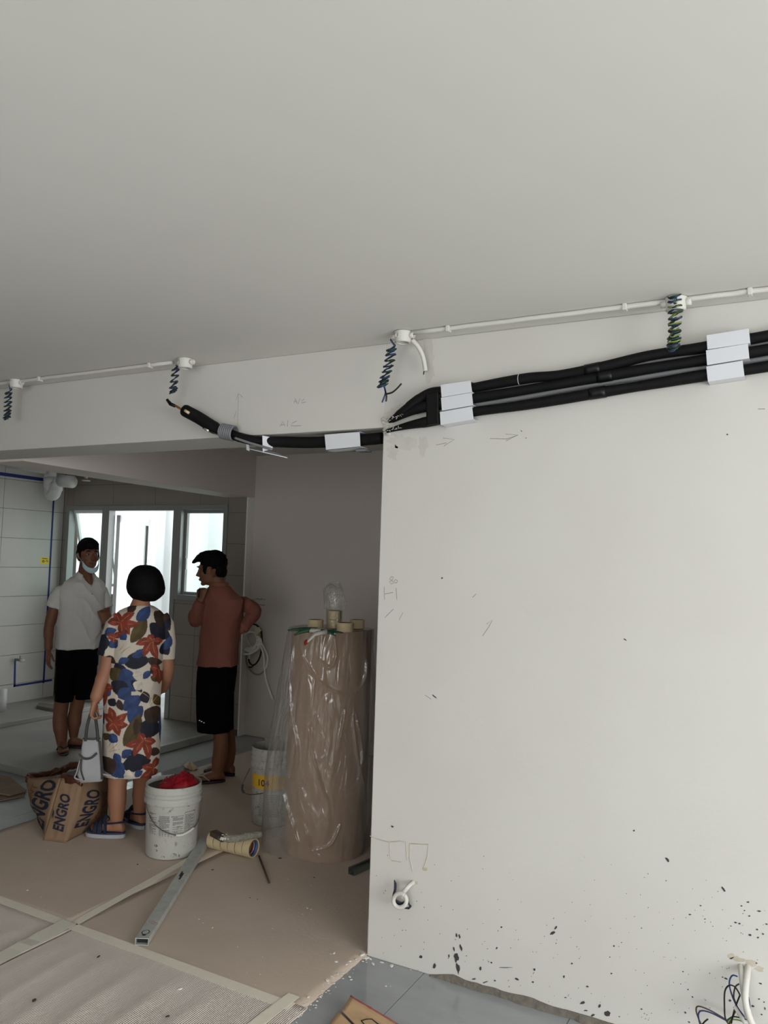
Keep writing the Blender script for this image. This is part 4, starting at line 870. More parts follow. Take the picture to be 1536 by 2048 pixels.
# ------------------------------------------------------------------ printed cement sack by the woman's feet
M_cem = mat('cement_sack_paper', (138, 112, 87), .75, (126, 101, 78), scale=8, amt=1.2, bump=.45, bscale=12)
gA, gB, gC, gD = onz(86, 1681, .006), onz(130, 1686, .006), onz(213, 1640, .006), onz(95, 1630, .006)
yA = gA[1] + .02
def atd(px, py, ref, off=0.0):
    """pixel on the camera-facing vertical plane through ref, moved off metres toward the camera"""
    h = np.array((ref[0], ref[1])); L = np.hypot(*h); h = h / L; dd = ray(px, py); return CAM + dd * ((L - off) / (dd[:2] @ h))
tA, tB = atd(122, 1556, gA, -.05), atd(163, 1560, gB, -.05); tC, tD = atd(222, 1548, gC, -.02), atd(52, 1556, gD, 0)
mA = atd(70, 1610, gD, .02)
gc_ = (gA + gB + gC + gD) / 4
t = thing('cement_sack', 'open brown cement sack printed ENGRO beside the woman', 'cement sack', gc_)
def panel(a, b, c, d_, nm, nu=14, nv=18, bul=.02, seed=0, out=None):
    nrm_ = np.cross(b - a, d_ - a); nrm_ /= np.linalg.norm(nrm_)
    if nrm_ @ (CAM - a) < 0: nrm_ = -nrm_
    def fn(u, v):
        p = bil(a, b, c, d_, u, v); return p + nrm_ * (bul * math.sin(math.pi * u) * math.sin(math.pi * min(1, v)) + .010 * noise.noise((u * 4 + seed, v * 4, seed)) * math.sin(math.pi * u))
    MB().grid(fn, nu, nv).build(nm, M_cem, t, smooth=True, solid=.002)
    return fn, nrm_
f1, n1 = panel(gA, gB, tB, tA, 'front_gusset', bul=.006, seed=1)
f2, n2 = panel(gB, gC, tC, tB, 'right_face', bul=.055, seed=2)
def leftp(u, v):
    e0 = gD * (1 - v) + tD * v; e1 = gA * (1 - v) + tA * v; p = e0 * (1 - u) + e1 * u
    nn_ = np.array((-.5, -.85, .1)); return p + nn_ * (.05 * math.sin(math.pi * u) * math.sin(math.pi * v) + .012 * noise.noise((u * 5, v * 5, 9)) * math.sin(math.pi * u)) - np.array((.06, 0, 0)) * math.sin(math.pi * v) * (1 - u)
MB().grid(leftp, 16, 18).build('left_face', M_cem, t, smooth=True, solid=.002)
panel(gC, gD, tD, tC, 'rear_face', bul=-.03, seed=4)
# torn, folded rim with dark lining
rim = [tA, tB, atd(195, 1556, gC, 0), tC, atd(150, 1528, gC, -.18), atd(110, 1543, gD, -.12), tD + np.array((0, 0, .01)), atd(75, 1560, gD, .06), tA]
M_lin = mat('brown_film_lining', (86, 46, 30), .3, (60, 34, 24), scale=20, amt=1, bump=.8, bscale=30)
rs = smoothpath(rim, 10); rgd = []
for j, (din, dz) in enumerate(((0, -.035), (.004, 0), (.012, .022), (.024, .018), (.034, -.03))):
    row = []
    for k, p in enumerate(rs):
        cdir = (tA + tB + tC + tD) / 4 - p; cdir[2] = 0; cdir /= (np.linalg.norm(cdir) + 1e-9)
        row.append(p + cdir * din + up * (dz * (.8 + .7 * noise.noise((k * .35, j, 2)))))
    rgd.append(row)
vs = [p for r_ in rgd for p in r_]; n_ = len(rs); fs = [(j * n_ + k, j * n_ + k + 1, (j + 1) * n_ + k + 1, (j + 1) * n_ + k) for j in range(4) for k in range(n_ - 1)]
MB().add(vs, fs).build('torn_rim', M_lin, t, smooth=True, solid=.002)
rl = MB(); pl_ = smoothpath([atd(52, 1552, gD, .01), atd(66, 1562, gD, .02), atd(90, 1560, gD, -.02), atd(110, 1548, gD, -.06), atd(135, 1537, gD, -.1), atd(152, 1531, gD, -.12)], 7)
rl.tube(pl_, [.014 + .006 * noise.noise((k * .6, 0, 4)) for k in range(len(pl_))], 8, flat=(1, .6)); rl.build('rolled_edge', M_lin, t, smooth=True)
M_navy = mat('navy_print', (24, 31, 48), .8); M_brn = mat('rust_print', (120, 70, 44), .7)
def print_on(fn, nr, body, u0, v0, u1, v1, capu, m, bold=.03, nm='printed_word'):
    """word running from (u0,v0) to (u1,v1) in panel coordinates, letters capu high across"""
    vs, fs = text_verts(body, bold); mx = vs[:, 0].max(); a = np.array((u0, v0)); b = np.array((u1, v1)); e_ = b - a; per = np.array((capu[0], capu[1]))
    out_ = []
    for x, y, _ in vs:
        q = a + e_ * (x / mx) + per * (y / .7); out_.append(np.array(fn(min(max(q[0], 0), 1), min(max(q[1], 0), 1))) + nr * .0065)
    MB().add(out_, fs).build(nm, m, t)
print_on(f1, n1, 'ENGRO', .80, .16, .72, .74, (-.48, 0.03), M_navy)
print_on(f2, n2, 'ENGRO', .34, .17, .44, .80, (-.26, .03), M_navy)
print_on(f2, n2, 'CEMENT', .62, .22, .74, .72, (-.17, .03), M_brn, .015)
nl = np.array((-.5, -.85, .1)); nl /= np.linalg.norm(nl)
print_on(leftp, nl, 'ENGRO', .88, .10, .95, .95, (-.34, .03), M_navy)
print_on(leftp, nl, 'CEMENT', .45, .10, .55, .85, (-.18, .02), M_brn, .01)
for (fn, nr, u, v) in ((f1, n1, .15, .40),):
    lf_ = MB()
    for k, (du, dv) in enumerate(((0, 0), (-.05, .02))):
        P = [np.array(fn(u + du + q, v + dv + w_)) + nr * .003 for q, w_ in ((0, -.06), (.05, -.01), (.03, .04), (-.03, .09), (.0, .02))]; lf_.add(P, [(0, 1, 2, 3, 4)])
    lf_.build('leaf_logo', M_navy, t)

# ------------------------------------------------------------------ kitchen fittings
M_bt = mat('blue_masking_tape', (26, 40, 104), .6)
def wstrip(lab, segs, w_):
    mb = MB()
    for (a, b) in segs:
        p, q = onx(*a, XL), onx(*b, XL); d_ = q - p; d_ /= np.linalg.norm(d_); n_ = np.array((0, -d_[2], d_[1])) * w_ / 2
        mb.prism([p + n_, q + n_, q - n_, p - n_], (.0012, 0, 0))
    return tag(mb.build('wall_tape', M_bt, loc=onx(*segs[0][0], XL)), lab, 'tape', 'blue tape lines on the tiled wall')
wstrip('dark blue tape line high on the tiled wall left of the white trap', [((-40, 942), (92, 960))], .035)
wstrip('long vertical blue tape line beside the yellow sticker', [((108, 985), (87, 1366))], .022)
wstrip('blue tape bent in an L below the wall tap', [((30, 1322), (29, 1374)), ((27, 1372), (104, 1360))], .022)
t = thing('sticker', 'yellow warning sticker on the grey tiles beside the blue tape', 'sticker', onx(89, 1121, XL))
sp_ = [onx(*p, XL) for p in ((81, 1114), (98, 1116), (98, 1129), (81, 1128))]; MB().prism(sp_, (.001, 0, 0)).build('backing', mat('yellow_sticker', (216, 192, 40), .5), t)
ic = MB()
for px, r in ((86.5, 2.6), (93.5, 2.2)):
    for k in range(10):
        a, b = k * .628, (k + 1) * .628
        if px > 90 and k in (2, 3): continue
        P = [onx(px + r * s * math.cos(q), 1122.5 + r * s * math.sin(q), XL) for q, s in ((a, 1), (b, 1), (b, .5), (a, .5))]; ic.prism([p + np.array((.001, 0, 0)) for p in P], (.0008, 0, 0))
P = [onx(*p, XL) + np.array((.001, 0, 0)) for p in ((84, 1116), (95, 1117.2), (95, 1118.4), (84, 1117.4))]; ic.prism(P, (.0008, 0, 0))
ic.build('symbol', M_blk, t)
t = thing('water_tap', 'small metal tap stub on the tiled wall above the blue tape', 'tap', onx(31, 1318, XL))
p = onx(31, 1319, XL); MB().tube([p, p + (.09, 0, 0)], .014, 12).build('stub', M_alu, t, smooth=True); MB().tube([p + (.07, 0, .012), p + (.075, 0, .045)], .007, 8).build('spindle', M_alu, t, smooth=True); MB().tube([p + (.08, .0, 0), p + (.125, 0, 0)], .018, 12).build('cap', M_pvc, t, smooth=True)
# drain trap under the kitchen ceiling
M_trap = mat('white_drain_pvc', (196, 197, 194), .35)
t = thing('drain_trap', 'white plastic drain trap hanging under the kitchen ceiling', 'drain pipe', ony(101, 945, 5.35))
yy = 5.35; pr_ = .058
MB().tube([ony(101, 915, yy), ony(101, 966, yy)], pr_, 24).build('inlet_pipe', M_trap, t, smooth=True)
MB().tube([ony(101, 956, yy), ony(101.5, 974, yy)], pr_ + .009, 24).build('socket', M_trap, t, smooth=True)
ub = [ony(100, 970, yy)]
for k in range(9):
    a = math.pi * k / 8; ub.append(ony(105 - 5 * math.cos(a), 981 + 11 * math.sin(a), yy - .02))
MB().tube(smoothpath([ony(100, 968, yy), ony(100, 980, yy), ony(103, 990, yy - .01), ony(109, 987, yy - .02), ony(112, 978, yy - .02), ony(114, 968, yy - .02)], 6), pr_ * .98, 24).build('bend', M_trap, t, smooth=True)
MB().tube([ony(113, 981, yy - .02), ony(114.5, 965, yy - .02)], pr_ * 1.0, 24).build('collar', M_trap, t, smooth=True)
MB().tube(smoothpath([ony(114, 972, yy - .02), ony(118, 963, yy - .02), ony(128, 961, yy - .02), ony(141, 963, yy - .02)], 6), pr_ * .9, 24).build('outlet_pipe', M_trap, t, smooth=True)
MB().tube([ony(122, 961.5, yy - .02), ony(145, 964, yy - .02)], pr_ * 1.05, 24).build('outlet_socket', M_trap, t, smooth=True)
tag(MB().tube([ony(-30, 924, 5.2), ony(92, 944, 5.2)], .022, 14).build('ceiling_pipe', M_trap, smooth=True, loc=ony(30, 933, 5.2)), 'slim grey-white pipe under the kitchen ceiling left of the drain trap', 'pipe')
sh = thing('sprinkler_head', 'tiny white sprinkler under the kitchen ceiling right of the drain trap', 'sprinkler', ony(172, 950, 5.4))
MB().tube([(*ony(172, 957, 5.4)[:2], ZC), ony(172, 957, 5.4)], .018, 10).build('stem', M_trap, sh, smooth=True); MB().lathe([(0, 0), (.04, 0), (.04, .008), (0, .01)], ony(172, 962, 5.4), 16).build('plate', M_trap, sh, smooth=True)
# timber block, pipe offcut and boards on the kitchen floor
zk = ZK + .045
q = [onz(*p, zk + .03) for p in ((73, 1411), (110, 1418), (112, 1409), (78, 1405))]
tag(MB().prism(q, (0, 0, -.03)).build('timber_block', mat('grey_timber', (104, 98, 90), .8, (88, 82, 75), scale=20, amt=1, stretch=(6, 1, 1)), bevel=.003, loc=q[0]), 'grey timber offcut on the kitchen floor by the tiled wall', 'timber')
pv = onx(0, 1440, -6.9); tag(MB().tube([(pv[0], pv[1], ZK + .045), (pv[0], pv[1], ZK + .26)], .05, 20).build('pipe_stub', M_trap, smooth=True, loc=(pv[0], pv[1], ZK + .045)), 'white pipe stub rising at the left edge of the kitchen floor', 'pipe')
M_cardd = mat('grey_brown_cardboard', (132, 116, 98), .85, (116, 101, 84), scale=8, amt=1)
def board(nm, q, z, th, lab, m=M_cardd):
    P = [onz(px, py, z) for px, py in q]; o = MB().prism(P, (0, 0, -th)).build(nm, m, loc=P[0], bevel=.001); return tag(o, lab, 'cardboard', 'cardboard pieces on the floor')
board('cardboard_piece', [(-60, 1540), (20, 1553), (53, 1580), (20, 1589), (-60, 1575)], .030, .012, 'folded cardboard piece in front of the raised kitchen floor at the left edge')
board('cardboard_piece', [(-60, 1592), (30, 1586), (54, 1577), (46, 1592), (-60, 1612)], .012, .006, 'flat cardboard strip beneath the folded piece at the left edge')
pap = thing('paper_scrap', 'torn brown paper scrap on the floor left of the man in brown', 'paper scrap', onz(382, 1536, .006))
f0 = [onz(*p, .012) for p in ((366, 1528), (380, 1526), (392, 1531), (396, 1541), (386, 1540), (372, 1541))]
for i, p in enumerate(f0): p[2] = .009 + .022 * (i % 2)
MB().prism(f0, (0, 0, -.001)).build('scrap', M_sack, pap)
# dark trays in the yard seen past the woman
t = thing('tray_stack', 'dark stacked trays outside the kitchen door behind the woman', 'trays', (-6.06, 6.75, ZK))
for k in range(5): MB().box((-6.22, 6.6, ZK + .01 + .11 * k), (-5.80, 6.9, ZK + .05 + .11 * k)).build('tray', M_blk if k % 2 else M_white, t, bevel=.005)
for sx in (-6.21, -5.83):
    MB().box((sx, 6.61, ZK), (sx + .02, 6.89, ZK + .55)).build('upright', M_blk, t)

# ------------------------------------------------------------------ coiled white cables on the passage wall
t = thing('cable_bundle', 'coiled bundle of white cables hanging on the passage wall behind the man in brown', 'cable', ony(508, 1260, YH))
zq = lambda x, y: (470 + x * .0879, 1230 + y * .0879)
M_cabw = mat('bright_white_cable', (246, 246, 243), .3)
def cab(pts, r, m, y=YH - .03, nm='cable'): MB().tube(smoothpath([ony(*zq(*p), y) for p in pts], 6), r, 8).build(nm, m, t, smooth=True)
for k in range(5):
    c0x, c0y, rx, ry = 330 + 12 * k, 560 + 14 * k, 170 + 12 * k, 190 + 10 * k
    cab([(c0x + rx * math.cos(a), c0y + ry * math.sin(a)) for a in np.linspace(-1.2 + .2 * k, 5.1 + .1 * k, 18)], 0.0082, M_cabw, YH - .02 - .008 * k)
cab([(95, 640), (60, 700), (90, 800), (190, 880), (330, 885), (450, 820), (560, 720)], 0.0105, M_cabw, YH - .06)
cab([(590, 620), (690, 800), (745, 980), (720, 1160), (680, 1230)], 0.0092, M_cabw, YH - .05)
cab([(560, 640), (620, 800), (660, 1000), (670, 1200), (710, 1480), (790, 1740), (870, 1930)], 0.0092, M_cabw, YH - .045)
cab([(260, 870), (255, 1050), (310, 1210), (430, 1330), (560, 1350), (660, 1270), (680, 1230)], 0.0082, mat('grey_cable', (150, 150, 146), .5), YH - .03)
cab([(600, 560), (600, 760), (570, 940), (490, 1090), (400, 1140), (330, 1080), (310, 1000)], .0075, M_blkw, YH - .035)
cab([(430, 1130), (370, 1190), (320, 1180)], .0075, M_blkw, YH - .04)
cab([(340, 820), (330, 920), (335, 1000)], 0.0082, M_cabw, YH - .03)
cab([(420, 210), (500, 240), (590, 360), (610, 560), (600, 640)], 0.0082, M_blkw, YH - .04)
cab([(250, 480), (350, 700), (480, 740), (600, 620), (480, 600)], .004, M_cabw, YH - .05)
for q, nm, m in (([(430, 430), (470, 300), (540, 270), (590, 360), (470, 470)], 'paper_tag', mat('cream_tag', (222, 218, 190), .6)), ([(215, 440), (290, 350), (310, 375), (240, 450)], 'paper_tag', mat('cream_tag', (222, 218, 190), .6)), ([(380, 740), (470, 700), (480, 760), (390, 800)], 'white_plug', M_cabw), ([(500, 680), (570, 620), (590, 660), (520, 730)], 'white_plug', M_cabw)):
    MB().prism([ony(*zq(*p), YH - .065) for p in q], (0, .012, 0)).build(nm, m, t)
sc_ = []
for (x0, x1, y0) in ((504, 530, 1199), (510, 529, 1211)):
    r_ = np.random.RandomState(3); x = x0
    while x < x1: sc_.append([(x, y0 + r_.uniform(-2, 2)), (x + 1.5, y0 + r_.uniform(-2.5, 2.5)), (x + 2.4, y0 + r_.uniform(-2, 2))]); x += 3.4
mbs = MB()
for pts in sc_: mbs.tube([ony(px, py, YH) for px, py in pts], .0022, 4)
mbs.build('marker_scribble', M_pencild, wh)
# ------------------------------------------------------------------ people
def remesh(mb, name, m, voxel=.005, smooth=6, fac=.5, base=(0, 0, 0)):
    me = mb.mesh('tmp', None, base); o = bpy.data.objects.new('tmp', me); col.objects.link(o)
    md = o.modifiers.new('r', 'REMESH'); md.mode = 'VOXEL'; md.voxel_size = voxel; md.use_smooth_shade = True
    if smooth:
        sm_ = o.modifiers.new('s', 'SMOOTH'); sm_.factor = fac; sm_.iterations = smooth
    dg = bpy.context.evaluated_depsgraph_get(); dg.update()
    out_ = bpy.data.meshes.new_from_object(o.evaluated_get(dg)); bpy.data.objects.remove(o); bpy.data.meshes.remove(me)
    out_.name = name; out_.materials.clear(); out_.materials.append(m)
    out_.polygons.foreach_set('use_smooth', [True] * len(out_.polygons))
    return out_
def wrinkle(me, amp, fr, seed=0.0):
    """soft cloth creases: ridged noise pushed along the vertex normals"""
    me.update(); n_ = len(me.vertices); co = np.empty(n_ * 3); no = np.empty(n_ * 3); me.vertices.foreach_get('co', co); me.vertices.foreach_get('normal', no)
    co = co.reshape(-1, 3); no = no.reshape(-1, 3)
    h = np.array([(1 - abs(noise.noise((p_[0] * fr[0] + p_[2] * fr[3] + seed, p_[1] * fr[1], p_[2] * fr[2])))) ** 3 + .4 * noise.noise((p_[0] * 5 + seed, p_[1] * 5, p_[2] * 5)) for p_ in co])
    me.vertices.foreach_set('co', (co + no * ((h - .45) * amp)[:, None]).ravel()); me.update()
def rbuild(mb, name, m, t, voxel=.005, smooth=6, wrk=None):
    base = WLOC[t.name]; me = remesh(mb, name, m, voxel, smooth, .5, base)
    if wrk: wrinkle(me, *wrk)
    return link(name, me, t, base)
def ring(c, a, b, s, d, n=30, p=2.4, b2=None):
    out_ = []
    for k in np.linspace(0, 2 * math.pi, n, endpoint=False):
        x, y = math.cos(k), math.sin(k); bb_ = b if (y > 0 or b2 is None) else b2
        out_.append(np.array(c) + s * a * math.copysign(abs(x) ** (2 / p), x) + d * bb_ * math.copysign(abs(y) ** (2 / p), y))
    return out_
class Body:
    def __init__(s, ref):
        s.ref = np.array(ref, float); h = np.array((ref[0], ref[1], 0)); h /= np.linalg.norm(h); s.h = h; s.w = -h; s.u = np.array((h[1], -h[0], 0)); s.up = np.array((0, 0, 1.))
    def P(s, px, py, off=0.0): return atd(px, py, s.ref, off)
    def dirn(s, a, b): v = s.u * a + s.w * b; return v / np.linalg.norm(v)
    def lof(s, mb, rows, yaw=0.0, p=2.4, off=0.0):
        """rows: (y, xl, xr, depth front, depth back[, off])"""
        s_ = s.u * math.cos(yaw) + s.w * math.sin(yaw); d_ = -s.u * math.sin(yaw) + s.w * math.cos(yaw); R_ = []
        for r in rows:
            y, xl, xr, bf, bb = r[:5]; o = r[5] if len(r) > 5 else off
            L, Rr = s.P(xl, y, o), s.P(xr, y, o); c = (L + Rr) / 2; a = np.linalg.norm(Rr - L) / 2
            R_.append(ring(c, a, bf, s_, d_, p=p, b2=bb))
        return mb.rings(R_)
def head(mb, c, f, k=1.0, upv=np.array((0, 0, 1.))):
    r = np.cross(f, upv); r /= np.linalg.norm(r); U_ = np.cross(r, f)
    E = lambda o, a: mb.ell(c + k * (f * o[0] + r * o[1] + U_ * o[2]), [f * a[0] * k, r * a[1] * k, U_ * a[2] * k], 20, 14)
    E((-.012, 0, .032), (.094, .076, .082)); E((.026, 0, -.012), (.066, .064, .088)); E((.030, 0, -.058), (.060, .054, .055)); E((.074, 0, -.094), (.020, .024, .018))
    E((.078, 0, .030), (.018, .050, .014)); E((.093, 0, -.058), (.012, .024, .006)); E((.092, 0, -.068), (.011, .020, .006)); E((.055, .040, -.022), (.030, .022, .024)); E((.055, -.040, -.022), (.030, .022, .024))
    mb.tube([c + k * (f * .084 + U_ * .018), c + k * (f * .100 - U_ * .008), c + k * (f * .112 - U_ * .028), c + k * (f * .095 - U_ * .036)], [.008 * k, .010 * k, .015 * k, .010 * k], 10)
    for s_ in (-1, 1): E((-.002, s_ * .079, -.008), (.018, .009, .031))
    return r, U_
def face_bits(t, c, f, r, U_, k, iris, brow):
    for s_ in (-1, 1):
        e_ = c + k * (f * .0835 + r * s_ * .031 + U_ * .008)
        eo = MB().ell(e_, [f * .009 * k, r * .014 * k, U_ * .0065 * k], 12, 8).build('eye', mat('eye_white', (128, 118, 110), .4), t, smooth=True)
        MB().ell(e_ + f * .0065 * k, [f * .004 * k, r * .0055 * k, U_ * .0055 * k], 10, 6).build('iris', iris, eo, smooth=True)
        MB().tube([c + k * (f * .093 + r * s_ * q + U_ * z) for q, z in ((.014, .031), (.030, .036), (.048, .030))], [.003 * k, .0045 * k, .002 * k], 6).build('eyebrow', brow, t, smooth=True)
    MB().tube([c + k * (f * z + r * q - U_ * .063) for q, z in ((-.022, .098), (0, .106), (.022, .098))], .0016 * k, 6).build('mouth_line', mat('mouth_shadow', (70, 34, 30), .7), t, smooth=True)
def hand(mb, wr, e, n, th, k=1.0, curl=(.25, .35, .3), spread=.0, thumb=(.6, .75), fcurl=None):
    e = e / np.linalg.norm(e); n = n - e * (n @ e); n /= np.linalg.norm(n); th = th - e * (th @ e) - n * (th @ n); th /= np.linalg.norm(th)
    s_ = [ring(wr + e * q * k, a * k, b * k, th, n, 16, 2.6) for q, a, b in ((-.02, .024, .019), (.0, .027, .018), (.03, .036, .017), (.065, .042, .015), (.092, .040, .012))]
    mb.rings(s_)
    for i, (o, L) in enumerate(((.030, .072), (.010, .080), (-.010, .075), (-.029, .060))):
        p = wr + e * .085 * k + th * o * k; d_ = e + th * o * spread; d_ /= np.linalg.norm(d_); pts = [p - e * .02 * k, p]; a = 0
        cc = curl if fcurl is None else fcurl[i]
        for j, fr_ in enumerate((.45, .32, .25)):
            a += cc[j]; pts.append(pts[-1] + (d_ * math.cos(a) + n * math.sin(a)) * L * fr_ * k)
        mb.tube(pts, [.009 * k, .0092 * k, .0088 * k, .008 * k, .0065 * k], 8)
    p0 = wr + e * .022 * k + th * .030 * k; d0 = e * thumb[0] + th * thumb[1] + n * .25; d0 /= np.linalg.norm(d0); p1 = p0 + d0 * .038 * k; d1 = e * .9 + th * .25 + n * .3; d1 /= np.linalg.norm(d1); p2 = p1 + d1 * .030 * k; p3 = p2 + (d1 + n * .25) * .022 * k
    mb.tube([p0 - d0 * .015 * k, p0, p1, p2, p3], [.013 * k, .0135 * k, .0105 * k, .0095 * k, .007 * k], 8)
def foot(mb, ank, toe, k=1.0, w_=.042, splay=0.0, ground=0.0):
    """ankle joint to toe tip along the ground"""
    d_ = np.array((toe[0] - ank[0], toe[1] - ank[1], 0)); L = np.linalg.norm(d_); d_ /= L; s_ = np.array((-d_[1], d_[0], 0)); g = ground; up_ = np.array((0, 0, 1.))
    A0 = np.array((ank[0], ank[1], g)); R_ = []
    for q, a, h in ((-.048, .018, .030), (-.040, .030, .050), (-.01, .034, .072), (.03, .034, .068), (.35 * L + .02, .038, .052), (.62 * L, w_, .036), (.82 * L, w_ * .98, .025)):
        R_.append(ring(A0 + d_ * q + up_ * h / 2, a * k, h / 2, s_, up_, 18, 2.8))
    mb.rings(R_)
    for i in range(5):
        o = (-.030 + .0155 * i) * k; L2 = L * (.98 - .045 * abs(i - .6) - (.03 if i > 2 else 0)); r_ = (.0125 if i == 0 else .0085)
        mb.tube([A0 + d_ * L * .72 + s_ * o + up_ * .014, A0 + d_ * (L2 - .012) + s_ * o * 1.1 + up_ * .013, A0 + d_ * L2 + s_ * o * 1.1 + up_ * .010], [r_, r_, r_ * .8], 8)
    return d_, s_, A0, L
def outline_sole(A0, d_, s_, L, w_, back=.055, n=22):
    P = []
    for k in np.linspace(0, 2 * math.pi, n, endpoint=False):
        x = math.cos(k); y = math.sin(k); q = (L + .012 + back) / 2 * x + (L + .012 - back) / 2; wd = w_ * (.78 + .22 * ((q + back) / (L + back)))
        P.append(A0 + d_ * q + s_ * wd * math.copysign(abs(y) ** .75, y))
    return P
def flipflop(t, A0, d_, s_, L, w_, m_sole, m_strap, th=.014, lab=None):
    sole = MB().prism(outline_sole(A0, d_, s_, L, w_), (0, 0, -th)).build('flip_flop', m_sole, t, bevel=.004)
    z = np.array((0, 0, 1.)); tip = A0 + d_ * L * .74 + z * .030
    for sg in (-1, 1):
        MB().tube(smoothpath([tip, A0 + d_ * L * .58 + s_ * sg * .030 + z * .042, A0 + d_ * L * .34 + s_ * sg * (w_ - .001) + z * .006], 6), .0055, 8, flat=(.6, 1.3)).build('strap', m_strap, sole, smooth=True)
    MB().tube([tip, A0 + d_ * L * .78 + z * .0], .004, 6).build('toe_post', m_strap, sole, smooth=True)
    return sole
M_hair = mat('black_hair', (7, 6, 6), .7, bump=.5, bscale=90, stretch=(1, 1, .25), spec=.12)
def skin(name, c, c2): return mat(name, c, .55, c2, scale=9, amt=1.2)
M_iris = mat('dark_iris', (24, 16, 12), .2)

# ---------- man in white polo with a mask under the chin
rf = onz(136, 1500, ZK); rf[2] = 0
B = Body(rf); P = B.P
t = thing('person', 'man in white polo shirt and black shorts, blue mask under his chin', 'person', (rf[0], rf[1], ZK))
M_sk1 = skin('tanned_skin', (118, 78, 57), (108, 70, 50))
fh = B.dirn(.30, .95); hc = P(177, 1111, 0.02)
mb = MB(); hr, hu = head(mb, hc, fh, 1.04)
mb.tube([hc - hu * .05 - fh * .02, P(171, 1146, -.01), P(168, 1160, -.02)], [.058, .060, .075], 16)
B.lof(mb, [(1160, 150, 194, .07, .07), (1174, 134, 200, .09, .09), (1215, 124, 204, .11, .11), (1260, 118, 200, .115, .115), (1300, 116, 196, .12, .12), (1330, 118, 192, .11, .11)], yaw=-.25)
mb.tube(smoothpath([P(134, 1184), P(113, 1208), P(99, 1250, .0), P(97, 1278, .02), P(97, 1300, .04)], 4), [.038] * 4 + [.044] * 4 + [.040] * 4 + [.034] * 4 + [.026], 14)
hand(mb, P(97, 1300, .04), np.array((0, 0, -1.)) + B.w * .10, B.u * .9 + B.h * .3, B.w * .8 + B.u * .5, 1.0, curl=(.25, .30, .25))
mb.tube(smoothpath([P(196, 1184, -.04), P(209, 1212, -.04), P(214, 1254, .0), P(214, 1250, .08), P(213, 1246, .12)], 4), [.036] * 4 + [.044] * 4 + [.040] * 4 + [.034] * 4 + [.026], 14)
hand(mb, P(212, 1245, .12), np.array((0, 0, 1.)) * .95 - B.u * .12, B.h * .9 - B.u * .3, -B.u * .9 - B.h * .2, .95, curl=(.9, .9, .7), thumb=(.9, .3))
mb.tube(smoothpath([P(138, 1318), P(128, 1365), P(123, 1408), P(120, 1438, -.01), P(122, 1465), P(124, 1493, .0)], 4), [.070] * 4 + [.062] * 4 + list(np.linspace(.058, .056, 4)) + [.058] * 4 + list(np.linspace(.052, .038, 4)) + [.034], 16)
mb.tube(smoothpath([P(170, 1318, -.02), P(162, 1365, -.03), P(155, 1405, -.05), P(150, 1430, -.07), P(148, 1452, -.08), P(147, 1474, -.09)], 4), [.070] * 4 + [.060] * 4 + list(np.linspace(.056, .054, 4)) + [.056] * 4 + list(np.linspace(.050, .036, 4)) + [.033], 16)
an1 = P(124, 1495, .0); to1 = onz(127, 1513, ZK); to1 = an1 + (to1 - an1); dd = B.dirn(.10, 1); to1 = np.array((an1[0], an1[1], ZK)) + dd * .19
d1, s1_, A1, L1_ = foot(mb, an1, to1, 1.0, ground=ZK + .016)
an2 = P(148, 1478, -.09); to2 = np.array((an2[0], an2[1], ZK)) + B.dirn(.92, .35) * .19
d2, s2_, A2, L2_ = foot(mb, an2, to2, 1.0, ground=ZK + .016)
mb.tube([P(174, 1146, .03), P(178, 1156, .066), P(181, 1164, .092), P(183, 1170, .100)], [.050, .036, .022, .008], 14)
rbuild(mb, 'body', M_sk1, t, .0055, 5)
face_bits(t, hc, fh, hr, hu, 1.04, M_iris, M_hair)
flipflop(t, A1, d1, s1_, L1_, .046, mat('dark_sole', (52, 38, 32), .6), mat('black_strap', (24, 20, 19), .5)); flipflop(t, A2, d2, s2_, L2_, .046, MATS['dark_sole'], MATS['black_strap'])
hm = MB(); k = 1.04
hm.ell(hc + hu * .054 * k - fh * .022 * k, [fh * .100 * k, hr * .081 * k, hu * .090 * k], 24, 16); hm.ell(hc + hu * .082 * k + fh * .022 * k, [fh * .078 * k, hr * .068 * k, hu * .048 * k], 20, 12); hm.ell(hc - fh * .06 * k - hu * .01 * k, [fh * .045 * k, hr * .068 * k, hu * .06 * k], 20, 12)
for sg in (-1, 1): hm.ell(hc + k * (hu * .012 + hr * sg * .070 - fh * .022), [fh * .048 * k, hr * .014 * k, hu * .046 * k], 14, 10)
rbuild(hm, 'hair', M_hair, t, .006, 3, (.005, (40, 40, 40, 0), 2.0))
# mask pulled under the chin
M_mask2 = mat('pale_blue_mask', (176, 204, 214), .75, (190, 214, 222), scale=40, amt=1)
def mfn(u, v):
    a = (u - .5) * 2.3; rr_ = .070 + .006 * math.sin(v * math.pi); z = -.098 - .040 * v + .055 * (abs(u - .5) * 2) ** 2
    return hc + k * (fh * (.034 + rr_ * math.cos(a) * 1.0) + hr * math.sin(a) * .068 * 1.02 + hu * z)
MB().grid(mfn, 20, 8).build('face_mask', M_mask2, t, smooth=True, solid=.004)
for sg in (-1, 1):
    MB().tube(smoothpath([hc + k * (fh * .06 + hr * sg * .062 - hu * .06), hc + k * (fh * .03 + hr * sg * .080 - hu * .02), hc + k * (-fh * .012 + hr * sg * .086 + hu * .012), hc + k * (-fh * .02 + hr * sg * .084 - hu * .02), hc + k * (fh * .03 + hr * sg * .074 - hu * .065)], 6), .0018, 6).build('ear_loop', M_mask2, t, smooth=True)
